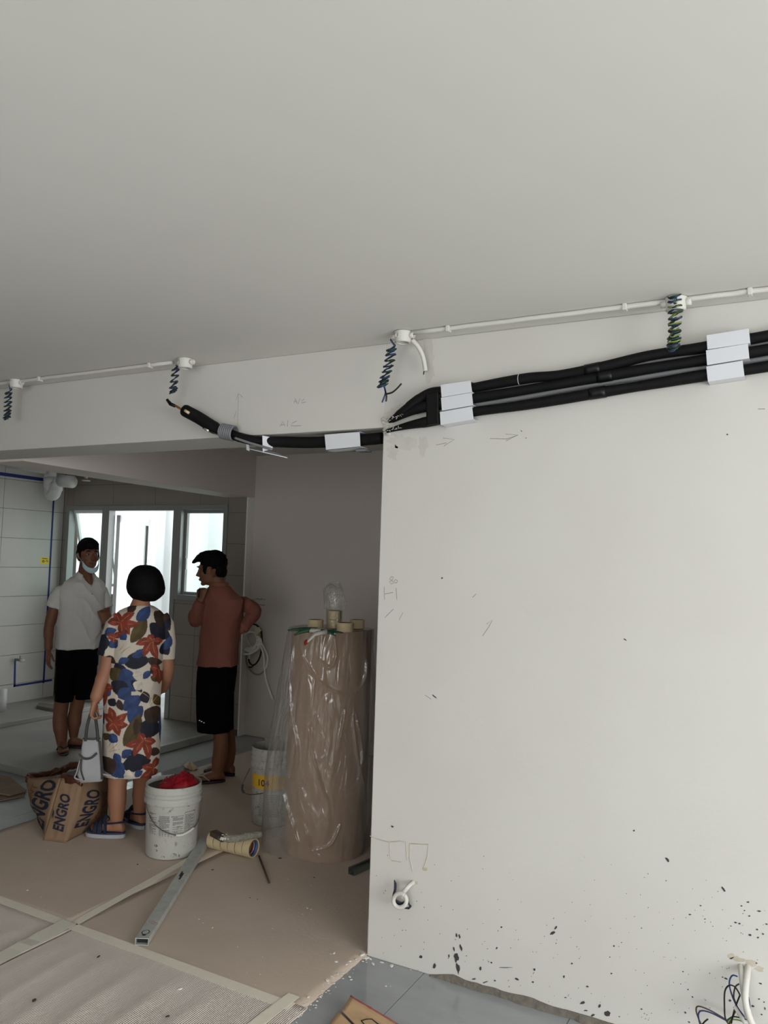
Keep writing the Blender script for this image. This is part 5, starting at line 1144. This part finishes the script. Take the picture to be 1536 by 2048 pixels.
# polo shirt
M_polo = mat('white_polo_cotton', (206, 204, 200), .8, (200, 198, 194), scale=6, amt=1, bump=.9, bscale=9, stretch=(1, 1, .55))
mb = MB()
B.lof(mb, [(1150, 154, 188, .055, .080), (1156, 142, 198, .070, .095), (1164, 128, 207, .092, .11), (1180, 119, 212, .115, .12), (1205, 117, 211, .128, .125), (1235, 114, 207, .138, .125), (1262, 112, 202, .145, .13), (1284, 111, 199, .145, .13), (1296, 111, 198, .142, .128)], yaw=-.25)
mb.tube([P(136, 1176), P(124, 1183), P(114, 1198), P(107, 1215)], [.050, .056, .060, .060], 18)
mb.tube([P(194, 1176, -.03), P(203, 1183, -.04), P(209, 1200, -.04), P(212, 1215, -.035)], [.050, .056, .058, .056], 18)
pole = rbuild(mb, 'polo_shirt', M_polo, t, .006, 5, (.010, (8, 8, 6, 4), 1.0))
cm_ = MB()
def colfn(u, v):
    a = -2.5 + 5.0 * u; q = 1 - abs(u - .5) * 2; c0 = P(171, 1150, .0)
    fr_ = .062 + .016 * v; z = .034 - .034 * v - .070 * (abs(u - .5) * 2) ** 3 * (0.5 + .7 * v)
    dirv = -fh * math.cos(a) + hr * math.sin(a)
    return c0 + dirv * (fr_ + .016 * v) + np.array((0, 0, z)) + fh * .012
MB().grid(colfn, 36, 5).build('collar', M_polo, pole, smooth=True, solid=.004)
fcen = lambda z, o: P(176, 1166, 0) + B.dirn(.25, .97) * o
for p_ in (P(182.5, 1172, .122), P(184, 1188, .138)): MB().ell(p_, [B.u * .005, B.w * .003, np.array((0, 0, .005))], 10, 6).build('button', mat('grey_button', (150, 148, 144), .4), pole, smooth=True)
# shorts
M_blks = mat('black_shorts', (5, 5, 6), .95, spec=.1)
mb = MB()
B.lof(mb, [(1284, 115, 196, .125, .118), (1305, 112, 197, .128, .13), (1330, 111, 196, .125, .13)], yaw=-.2)
B.lof(mb, [(1315, 112, 158, .10, .10), (1345, 111, 152, .098, .098), (1375, 109, 148, .092, .092), (1402, 108, 146, .088, .088)])
B.lof(mb, [(1315, 148, 196, .10, .10, -.02), (1345, 146, 194, .098, .098, -.03), (1375, 147, 190, .092, .092, -.04), (1397, 147, 187, .088, .088, -.05)])
rbuild(mb, 'shorts', M_blks, t, .006, 4, (.006, (8, 8, 3, 0), 3.0))

# ---------- woman in the floral dress, seen from behind
rf = onz(250, 1676, 0); rf[2] = 0
B = Body(rf); P = B.P
t = thing('person', 'woman seen from behind in a knee-length floral dress holding a handbag', 'person', (rf[0], rf[1], .006))
M_sk2 = skin('fair_skin', (154, 108, 84), (144, 99, 76))
fh = B.dirn(-.25, -.97); hc = P(290, 1168, -.02)
mb = MB(); hr, hu = head(mb, hc, fh, .96)
mb.tube([hc - hu * .05 - fh * .02, P(283, 1200, .0), P(281, 1216, 0)], [.052, .050, .066], 16)
B.lof(mb, [(1218, 250, 312, .07, .07), (1235, 232, 330, .09, .09), (1290, 230, 326, .10, .10), (1380, 222, 314, .115, .115), (1430, 222, 306, .11, .11)])
mb.tube(smoothpath([P(238, 1246), P(222, 1290), P(213, 1335, .02), P(201, 1368, .05), P(190, 1402, .07)], 4), [.046] * 4 + [.044] * 4 + [.041] * 4 + [.036] * 4 + [.026], 14)
wl_ = P(190, 1402, .07)
hand(mb, wl_, np.array((0, 0, -1.)) - B.u * .15, B.u * .9 + B.w * .2, B.w * .3 + B.h * 1.0, .92, curl=(.85, 1.1, .9), thumb=(.8, .4))
mb.tube(smoothpath([P(322, 1246), P(333, 1295, -.01), P(335, 1335, -.03), P(331, 1362, -.10), P(322, 1380, -.18)], 4), [.036] * 4 + [.038] * 4 + [.040] * 4 + [.035] * 4 + [.026], 14)
hand(mb, P(322, 1380, -.18), -B.u * .5 - B.w * .8 - np.array((0, 0, .3)), -B.u + np.array((0, 0, -.2)), np.array((0, 0, 1.)), .92, curl=(.5, .6, .5))
mb.tube(smoothpath([P(245, 1440), P(238, 1530), P(235, 1572), P(234, 1612), P(233, 1656)], 4), [.085] * 4 + [.056] * 4 + [.053] * 4 + list(np.linspace(.049, .034, 4)) + [.031], 16)
mb.tube(smoothpath([P(282, 1440, -.02), P(284, 1525, -.06), P(284, 1565, -.10), P(281, 1600, -.12), P(278, 1638, -.14)], 4), [.085] * 4 + [.055] * 4 + [.052] * 4 + list(np.linspace(.047, .034, 4)) + [.031], 16)
SO = .042
a1 = P(233, 1660, .0); h1 = onz(246, 1688, .006); tt1 = onz(178, 1684, .006); dv = tt1 - h1; dv[2] = 0; LL = np.linalg.norm(dv); dv /= LL
d1, s1_, A1, L1_ = foot(mb, np.array((a1[0], a1[1], 0)), np.array((a1[0], a1[1], 0)) + dv * .17, .92, w_=.038, ground=SO)
a2 = P(278, 1645, -.14); dv2 = B.dirn(-.55, -.85)
d2, s2_, A2, L2_ = foot(mb, np.array((a2[0], a2[1], 0)), np.array((a2[0], a2[1], 0)) + dv2 * .17, .92, w_=.038, ground=SO)
rbuild(mb, 'body', M_sk2, t, .0055, 5)
face_bits(t, hc, fh, hr, hu, .96, M_iris, M_hair)
M_nv = mat('navy_strap', (24, 31, 54), .8); M_so = mat('grey_white_sole', (158, 160, 162), .6); M_fb = mat('navy_footbed', (42, 50, 74), .7)
for (A0, d_, s_, L) in ((A1, d1, s1_, L1_), (A2, d2, s2_, L2_)):
    z = np.array((0, 0, 1.)); so = MB().prism([p - z * .010 for p in outline_sole(A0, d_, s_, L, .046)], (0, 0, -.025)).build('sandal', M_so, t, bevel=.006)
    MB().prism([p + z * .001 for p in outline_sole(A0, d_, s_, L, .045)], (0, 0, -.011)).build('footbed', M_fb, so, bevel=.003)
    for q, zz_, ww_ in ((L * .66, .040, .046), (L * .50, .052, .044)):
        MB().tube(smoothpath([A0 + d_ * q + s_ * -.044 + z * -.002, A0 + d_ * q + s_ * -.038 + z * zz_ * .7, A0 + d_ * q + z * (zz_ + .006), A0 + d_ * q + s_ * .038 + z * zz_ * .7, A0 + d_ * q + s_ * .044 + z * -.002], 5), .015, 8, flat=(1.0, .4)).build('strap', M_nv, so, smooth=True)
    MB().tube(smoothpath([A0 + d_ * .055 + s_ * -.036 + z * .055, A0 - d_ * .02 + s_ * -.040 + z * .062, A0 - d_ * .056 + z * .060, A0 - d_ * .02 + s_ * .040 + z * .062, A0 + d_ * .055 + s_ * .036 + z * .055, A0 + d_ * .065 + z * .085, A0 + d_ * .055 + s_ * -.036 + z * .055], 6), .010, 8, flat=(.45, 1)).build('ankle_strap', M_nv, so, smooth=True)
    for sg in (-1, 1): MB().tube([A0 + d_ * .055 + s_ * sg * .038 + z * .058, A0 + d_ * .05 + s_ * sg * .044 - z * .002], .013, 8, flat=(.4, 1)).build('side_strap', M_nv, so, smooth=True)
# bob hair
hm = MB(); R_ = []
for y, xl, xr, bf, bb in ((1130, 281, 300, .03, .03), (1133, 272, 310, .055, .055), (1140, 263, 319, .085, .08), (1150, 257, 325, .105, .095), (1163, 253, 329, .115, .10), (1176, 252, 331, .118, .10), (1187, 255, 329, .112, .09), (1195, 262, 321, .095, .07), (1202, 270, 311, .07, .05)):
    L, Rr = P(xl, y, -.02), P(xr, y, -.02); R_.append(ring((L + Rr) / 2, np.linalg.norm(Rr - L) / 2, bf, B.u, B.w, 30, 2.2, bb))
hm.rings(R_); rbuild(hm, 'hair', M_hair, t, .006, 3)
# dress with printed flowers
mb = MB()
B.lof(mb, [(1211, 262, 303, .062, .062), (1216, 250, 313, .075, .075), (1222, 238, 322, .085, .085), (1232, 229, 331, .098, .098), (1250, 224, 335, .110, .112), (1290, 224, 330, .118, .120), (1330, 220, 325, .122, .118), (1380, 208, 322, .138, .125), (1430, 205, 322, .145, .13), (1500, 205, 320, .140, .13), (1546, 207, 315, .132, .125)], p=2.3)
mb.tube([P(243, 1234), P(231, 1250), P(224, 1280), P(218, 1311)], [.050, .060, .064, .066], 20)
mb.tube([P(320, 1234), P(330, 1250), P(335, 1285, -.01), P(334, 1318, -.015)], [.050, .054, .050, .046], 20)
base = WLOC[t.name]; dm = remesh(mb, 'dress', None, .0034, 9, .5, base)
# printed pattern, laid out over the cloth in dress coordinates (metres across, metres up)
zq2 = lambda x, y: (150 + x * .1757, 1200 + y * .1757)
def uv(px, py): p = P(px, py); return np.array(((p - rf) @ B.u, p[2]))
CREAM, RUST, BLUE, NAVY, OLIVE, BROWN, OCH = [np.array(lin(c)[:3]) for c in ((184, 174, 161), (118, 46, 30), (38, 55, 94), (18, 20, 34), (70, 56, 28), (48, 32, 22), (190, 150, 100))]
leaves = []
def leaf(a, b, wd, c, rib=None): leaves.append((uv(*zq2(*a)), uv(*zq2(*b)), wd * (2.15 if rib is None and wd > 20 else 1.45 if rib else 1) * .1757 / 343, c, rib))
def flower(c, ends, wd=62): 
    for e_ in ends: leaf(c, e_, wd, RUST, 1)
for a, b, wd, c in (((850, 250), (1090, 430), 80, NAVY), ((640, 465), (800, 150), 70, OLIVE), ((700, 215), (850, 70), 62, BLUE), ((900, 120), (1080, 340), 75, BROWN), ((470, 690), (560, 900), 60, NAVY), ((420, 760), (560, 880), 70, OLIVE), ((560, 690), (850, 660), 90, NAVY), ((650, 620), (800, 530), 42, BLUE), ((340, 385), (475, 325), 45, BLUE), ((390, 520), (490, 440), 50, BLUE), ((260, 470), (400, 480), 95, NAVY), ((510, 370), (590, 430), 45, BLUE),
                    ((550, 750), (690, 1000), 90, BLUE), ((430, 900), (610, 1060), 75, NAVY), ((500, 1070), (640, 960), 70, BLUE), ((560, 1205), (760, 1050), 75, BLUE), ((620, 1340), (770, 1160), 80, BLUE), ((560, 1600), (740, 1240), 78, OLIVE), ((740, 1350), (975, 1460), 95, NAVY), ((790, 1210), (970, 1340), 90, BROWN), ((540, 1735), (650, 1640), 45, BLUE), ((455, 1690), (530, 1780), 42, BLUE), ((540, 1830), (860, 1770), 95, NAVY), ((380, 1790), (560, 1960), 85, BLUE), ((330, 1750), (430, 1930), 80, BROWN), ((680, 1940), (770, 1880), 38, BLUE), ((775, 860), (870, 780), 36, BLUE), ((780, 1000), (820, 1130), 50, NAVY), ((390, 1100), (470, 1160), 45, NAVY), ((500, 1090), (550, 1210), 34, BROWN), ((400, 1480), (490, 1560), 50, BLUE), ((880, 700), (960, 830), 55, BROWN), ((1000, 480), (1060, 620), 60, NAVY), ((1010, 560), (1090, 400), 45, BLUE), ((960, 1250), (975, 1640), 40, BLUE), ((500, 700), (620, 640), 36, BLUE), ((270, 560), (330, 620), 50, NAVY), ((700, 1300), (690, 1480), 40, BROWN), ((860, 840), (970, 900), 40, OLIVE), ((300, 1160), (330, 1400), 34, NAVY), ((640, 1700), (800, 1560), 30, NAVY), ((820, 640), (1000, 700), 45, BROWN), ((330, 640), (470, 700), 40, BROWN), ((600, 130), (700, 60), 40, BROWN), ((900, 1040), (980, 1180), 40, OLIVE), ((420, 1000), (330, 1080), 38, BLUE), ((860, 1640), (960, 1720), 42, BROWN), ((330, 1560), (400, 1480), 36, OLIVE), ((1000, 330), (1080, 200), 40, NAVY), ((350, 200), (430, 130), 36, NAVY), ((640, 880), (760, 1010), 40, NAVY)):
    leaf(a, b, wd, c, None)
flower((520, 245), [(470, 120), (680, 130), (730, 250), (625, 375), (530, 385), (375, 250)]); flower((880, 440), [(690, 480), (780, 620), (935, 650), (1000, 450), (835, 370)]); flower((440, 1350), [(400, 1180), (595, 1235), (610, 1365), (510, 1490), (370, 1460), (330, 1270)]); flower((780, 1530), [(570, 1595), (670, 1710), (835, 1760), (915, 1570), (730, 1460)]); flower((890, 1870), [(760, 1830), (740, 1960), (900, 1980), (920, 1750)], 60); flower((370, 980), [(335, 1190), (440, 960), (300, 900)], 56); flower((950, 760), [(860, 720), (880, 850), (960, 940)], 50); flower((450, 420), [(380, 380), (500, 350), (430, 470)], 50)
for a, b in (((660, 830), (760, 800)), ((690, 980), (760, 890)), ((560, 1930), (660, 1930))): leaf(a, b, 55, CREAM * 1.02, None)
for a, b in (((500, 560), (560, 480)), ((520, 600), (640, 500)), ((370, 1640), (420, 1560)), ((400, 1660), (500, 1560)), ((380, 1690), (520, 1640)), ((830, 1150), (900, 1030)), ((860, 1160), (960, 1050)), ((740, 1000), (860, 1090)), ((700, 560), (610, 610))): leaf(a, b, 7, OCH * .6, None)
nv = len(dm.vertices); co = np.empty(nv * 3); dm.vertices.foreach_get('co', co); co = co.reshape(-1, 3) + np.array(base)
uu = np.stack([(co - rf) @ B.u, co[:, 2]], 1); colr = np.tile(CREAM, (nv, 1))
ncol = np.array([noise.noise((a * 30, b * 30, 0)) for a, b in uu])
for (a, b, wd, c, rib) in leaves:
    e_ = b - a; L = np.linalg.norm(e_); e_ = e_ / L; n_ = np.array((-e_[1], e_[0])); q = uu - a; x = (q @ e_) / L; y = q @ n_
    y = y + .10 * L * np.sin(np.pi * np.clip(x, 0, 1)) * (1 if int(L * 1e4) % 2 else -1) * .6
    hwid = wd * .5 * np.sin(np.pi * np.clip(x, 0, 1) ** .9) ** .8; ins = (x > 0) & (x < 1) & (np.abs(y) < hwid)
    sh_ = c * (1 + .35 * ncol[:, None]) * np.where(y > 0, 1.12, .88)[:, None]
    colr = np.where(ins[:, None], sh_, colr)
    if rib: colr = np.where(((x > .05) & (x < .65) & (np.abs(y) < .0018))[:, None], OCH * .35 + RUST * .6, colr)
at = dm.color_attributes.new('print', 'FLOAT_COLOR', 'POINT'); at.data.foreach_set('color', np.concatenate([np.clip(colr, 0, 1), np.ones((nv, 1))], 1).ravel())
md_ = mat('floral_print_cloth', (206, 196, 182), .75, bump=.6, bscale=8, stretch=(1, 1, .5)); nt = md_.node_tree; an = nt.nodes.new('ShaderNodeAttribute'); an.attribute_name = 'print'; nt.links.new(an.outputs['Color'], nt.nodes['Principled BSDF'].inputs['Base Color'])
wrinkle(dm, .007, (9, 9, 3, 2), 8.0); dm.materials.clear(); dm.materials.append(md_); link('dress', dm, t, base)

# ---------- her handbag
M_bag = mat('pale_grey_canvas', (154, 155, 156), .7, (146, 147, 148), scale=10, amt=1, bump=.3, bscale=12); M_btrim = mat('charcoal_trim', (58, 56, 56), .6)
bref = P(180, 1500, .08); bt = thing('handbag', 'pale grey handbag with charcoal trim held by the woman over the sack', 'handbag', P(182, 1560, .09))
def bq(px, py, o=0.0): return P(px, py, .08 + o)
rows = [(1476, 166, 201, .022), (1495, 163, 203, .040), (1520, 159, 205, .052), (1545, 155, 207, .058), (1560, 160, 206, .050)]
R_ = []
for y, xl, xr, b in rows:
    L, Rr = bq(xl, y), bq(xr, y); R_.append(ring((L + Rr) / 2, np.linalg.norm(Rr - L) / 2, b, B.u, B.w, 28, 5))
MB().rings(R_).build('body', M_bag, bt, smooth=True, bevel=.003)
def edge(pts, r, nm='trim', m=M_btrim): MB().tube(smoothpath(pts, 6), r, 8).build(nm, m, bt, smooth=True)
edge([bq(158, 1508, .056), bq(168, 1517, .060), bq(182, 1516, .062), bq(194, 1506, .056)], .006)
edge([bq(163, 1518, .062), bq(162, 1540, .064), bq(168, 1560, .056)], .004); edge([bq(199, 1482, .040), bq(203, 1520, .058), bq(204, 1558, .052)], .006)
edge([bq(166, 1477, .02), bq(183, 1479, .026), bq(201, 1477, .02)], .004, 'rim_trim')
edge([bq(160, 1520, .05), bq(153, 1545, .05), bq(150, 1556, .05), bq(168, 1561, .055)], .004, 'corner_trim', M_bag); edge([bq(204, 1548, .05), bq(214, 1550, .05), bq(222, 1551, .05)], .005, 'tie', M_bag)
for o in (.024, -.024): edge([bq(171, 1482, o), bq(174, 1455, o), bq(181, 1428, o * .3 - .012), bq(186, 1424, o * .2 - .012), bq(190, 1432, o * .3 - .012), bq(194, 1458, o), bq(196, 1482, o)], .0085, 'handle')

# ---------- man in the brown sweater, facing left
rf = onz(442, 1566, 0); rf[2] = 0
B = Body(rf); P = B.P
t = thing('person', 'man in brown long-sleeved top and black shorts, hand on hip', 'person', (rf[0], rf[1], .006))
M_sk3 = skin('warm_skin', (126, 83, 61), (116, 75, 54))
fh = B.dirn(-.97, -.22); fh = fh * .985 + np.array((0, 0, -.17)); fh /= np.linalg.norm(fh); hc = P(423, 1139, .0)
mb = MB(); hr, hu = head(mb, hc, fh, 1.0)
mb.tube([hc - hu * .05 - fh * .03, P(434, 1164, .0), P(438, 1178, 0)], [.056, .058, .075], 16)
B.lof(mb, [(1182, 418, 465, .09, .09), (1205, 412, 482, .11, .11), (1260, 410, 476, .11, .11), (1330, 404, 468, .11, .11), (1370, 404, 462, .10, .10)])
mb.tube(smoothpath([P(410, 1204, -.02), P(398, 1226, .02), P(390, 1242, .04), P(395, 1218, .06), P(402, 1196, .06)], 4), [.045] * 4 + [.042] * 4 + [.040] * 4 + [.034] * 4 + [.026], 14)
hand(mb, P(401, 1202, .06), np.array((0, 0, 1.)) - B.u * .05, B.u * .6 + B.h * .6, B.u * .8 + B.w * .3, .92, curl=(1.1, 1.2, .8), thumb=(.9, .3))
mb.tube(smoothpath([P(464, 1206, -.02), P(490, 1212, -.05), P(508, 1223, -.06), P(496, 1246, -.02), P(482, 1262, .02)], 4), [.034] * 4 + [.036] * 4 + [.040] * 4 + [.034] * 4 + [.026], 14)
hand(mb, P(483, 1261, .02), -B.u * .9 - np.array((0, 0, .35)) - B.w * .2, -B.w * .6 - B.u * .3, np.array((0, 0, 1.)), .95, curl=(.3, .4, .3))
mb.tube(smoothpath([P(428, 1380, .02), P(436, 1430, .02), P(442, 1470, .02), P(441, 1502, .01), P(437, 1530, .0), P(434, 1556, .0)], 4), [.070] * 4 + [.058] * 4 + [.055] * 4 + [.055] * 4 + list(np.linspace(.050, .038, 4)) + [.035], 16)
mb.tube(smoothpath([P(444, 1380, -.08), P(452, 1430, -.12), P(457, 1465, -.14), P(459, 1496, -.16), P(457, 1520, -.17), P(455, 1542, -.18)], 4), [.062] * 4 + [.048] * 4 + [.046] * 4 + [.048] * 4 + list(np.linspace(.046, .036, 4)) + [.033], 16)
a1 = P(436, 1562, .0); d1, s1_, A1, L1_ = foot(mb, a1, np.array((a1[0], a1[1], 0)) + B.dirn(-.96, .16) * .20, 1.0, ground=.026)
a2 = P(457, 1546, -.18); d2, s2_, A2, L2_ = foot(mb, a2, np.array((a2[0], a2[1], 0)) + B.dirn(-.85, -.5) * .20, 1.0, ground=.026)
rbuild(mb, 'body', M_sk3, t, .0055, 5)
face_bits(t, hc, fh, hr, hu, 1.0, M_iris, M_hair)
flipflop(t, A1, d1, s1_, L1_, .047, mat('pale_sole_flip_flop', (40, 34, 32), .6), mat('cream_strap', (170, 160, 146), .5), th=.018); flipflop(t, A2, d2, s2_, L2_, .047, MATS['pale_sole_flip_flop'], MATS['cream_strap'], th=.018)
hm = MB()
hm.ell(hc + hu * .052 - fh * .026, [fh * .100, hr * .086, hu * .088], 24, 16); hm.ell(hc + hu * .108 + fh * .014, [fh * .076, hr * .064, hu * .034], 20, 12); hm.ell(hc - fh * .068 - hu * .012, [fh * .045, hr * .068, hu * .07], 20, 12)
hm.tube([hc + hu * .105 + fh * .05, hc + hu * .092 + fh * .088, hc + hu * .078 + fh * .118, hc + hu * .066 + fh * .135], [.034, .026, .015, .006], 12)
hm.tube([hc + hu * .03 + fh * .03 + hr * -.07, hc - hu * .01 + fh * .035 + hr * -.074, hc - hu * .03 + fh * .03 + hr * -.074], [.016, .012, .006], 8); hm.tube([hc + hu * .03 + fh * .03 + hr * .07, hc - hu * .01 + fh * .035 + hr * .074, hc - hu * .03 + fh * .03 + hr * .074], [.016, .012, .006], 8)
rbuild(hm, 'hair', M_hair, t, .006, 2, (.008, (30, 30, 45, 0), 4.0))
M_top = mat('brown_knit', (136, 84, 71), .85, (127, 77, 65), scale=8, amt=1, bump=.9, bscale=9, stretch=(1, 1, .35))
mb = MB()
B.lof(mb, [(1170, 420, 455, .06, .06), (1177, 413, 464, .08, .08), (1186, 405, 475, .10, .10), (1198, 401, 490, .118, .118), (1230, 403, 487, .128, .128), (1262, 402, 480, .128, .128), (1300, 398, 477, .13, .13), (1330, 394, 478, .135, .135)], yaw=.35, p=2.3)
mb.tube(smoothpath([P(412, 1198, -.01), P(400, 1224, .03), P(391, 1241, .05), P(394, 1222, .075), P(401, 1204, .07)], 4), [.060] * 4 + [.056] * 4 + [.052] * 4 + [.046] * 4 + [.038], 16)
mb.tube(smoothpath([P(462, 1204, -.02), P(490, 1209, -.05), P(509, 1222, -.065), P(497, 1243, -.02), P(484, 1258, .015)], 4), [.056] * 4 + [.056] * 4 + [.050] * 4 + [.044] * 4 + [.036], 16)
# hem dips toward the left
tp = rbuild(mb, 'sweater', M_top, t, .006, 4, (.010, (9, 9, 3, 3), 5.0))
MB().rings([ring(P(438, 1170, 0) + np.array((0, 0, q)), .066 + .004 * math.sin(i * 1.5), .068, B.u, B.w, 24, 2) for i, q in enumerate((-.012, 0, .012, .020))], cap=False).build('neckband', M_top, tp, smooth=True, solid=.004)
mb = MB()
B.lof(mb, [(1318, 398, 474, .12, .12), (1345, 394, 473, .128, .128), (1380, 393, 469, .128, .13), (1400, 393, 466, .12, .12)], yaw=.2)
B.lof(mb, [(1385, 393, 452, .10, .10, .02), (1420, 393, 458, .10, .10, .02), (1463, 395, 459, .098, .098, .02)])
B.lof(mb, [(1385, 412, 468, .10, .10, -.07), (1420, 412, 468, .10, .10, -.09), (1457, 416, 467, .10, .10, -.10)])
so_ = rbuild(mb, 'shorts', M_blks, t, .006, 4, (.006, (8, 8, 3, 0), 3.0))
for px, py in ((399, 1441), (403, 1443), (408, 1445.5)): MB().ell(P(px, py, .108), [B.u * .007, B.w * .002, np.array((0, 0, .004))], 10, 6).build('white_logo', M_trimw, so_, smooth=True)
pen = thing('pen', 'thin dark pen held upright by the man in brown', 'pen', P(398, 1190, .10))
MB().tube([P(397.5, 1195, .10), P(398, 1186, .10), P(399.5, 1177, .10)], .0045, 8).build('barrel', M_blk, pen, smooth=True); MB().tube([P(399.5, 1177, .10), P(400, 1174.5, .10)], [.004, .001], 8).build('tip', M_alu, pen, smooth=True)

# ------------------------------------------------------------------ work gloves on the wrapped roll
M_gg = mat('green_latex', (38, 74, 56), .55); M_gk = mat('white_knit', (206, 202, 192), .9, bump=.5, bscale=90); M_gr = mat('red_cuff', (168, 48, 34), .8); 
def glove(lab, wr, e, th_, m_f, cuffm, drop, kk=.9):
    tg = thing('work_glove', lab, 'glove', wr, 'work gloves')
    n_ = np.array((0, 0, -1.)); g = MB(); hand(g, wr, e, n_, th_, kk, curl=(.05, .06, .04), spread=.3, thumb=(.85, .35)); rbuild(g, 'hand_part', m_f, tg, .005, 3)
    e = e / np.linalg.norm(e); cf = [wr + e * .02, wr - e * .04 + np.array((0, 0, drop * .25)), wr - e * .085 + np.array((0, 0, drop))]
    R_ = [ring(p, a, b, th_ / np.linalg.norm(th_), np.array((0, 0, 1.)), 18, 2.4) for p, a, b in ((cf[0], .034, .013), (cf[1], .036, .010), (cf[2], .044, .008))]
    MB().rings(R_, cap=False).build('knit_cuff', M_gk, tg, smooth=True, solid=.003)
    dd_ = (cf[2] - cf[1]); dd_ /= np.linalg.norm(dd_)
    MB().rings([ring(cf[2] + dd_ * q, .0455, .009, th_ / np.linalg.norm(th_), np.array((0, 0, 1.)), 18, 2.4) for q in (-.004, .012)], cap=False).build('cuff_edge', cuffm, tg, smooth=True, solid=.004)
g0 = onz(612, 1259, ztop + .022); g1 = onz(578, 1257, ztop + .022)
glove('green and white work glove lying left of the tape rolls on the wrapped roll', onz(628, 1260.5, ztop + .013), (g1 - g0), np.array((.3, -.9, 0)), M_gg, M_gk, 0)
g2 = onz(640, 1264, ztop + .045); g3 = onz(668, 1252, ztop + .045)
ed = onz(646, 1263, ztop + .015)
glove('green glove with red-edged white cuff hanging over the front of the wrapped roll', ed, np.array((.80, .60, .0)), np.array((.6, -.8, 0)), M_gg, M_gr, -.055, .66)
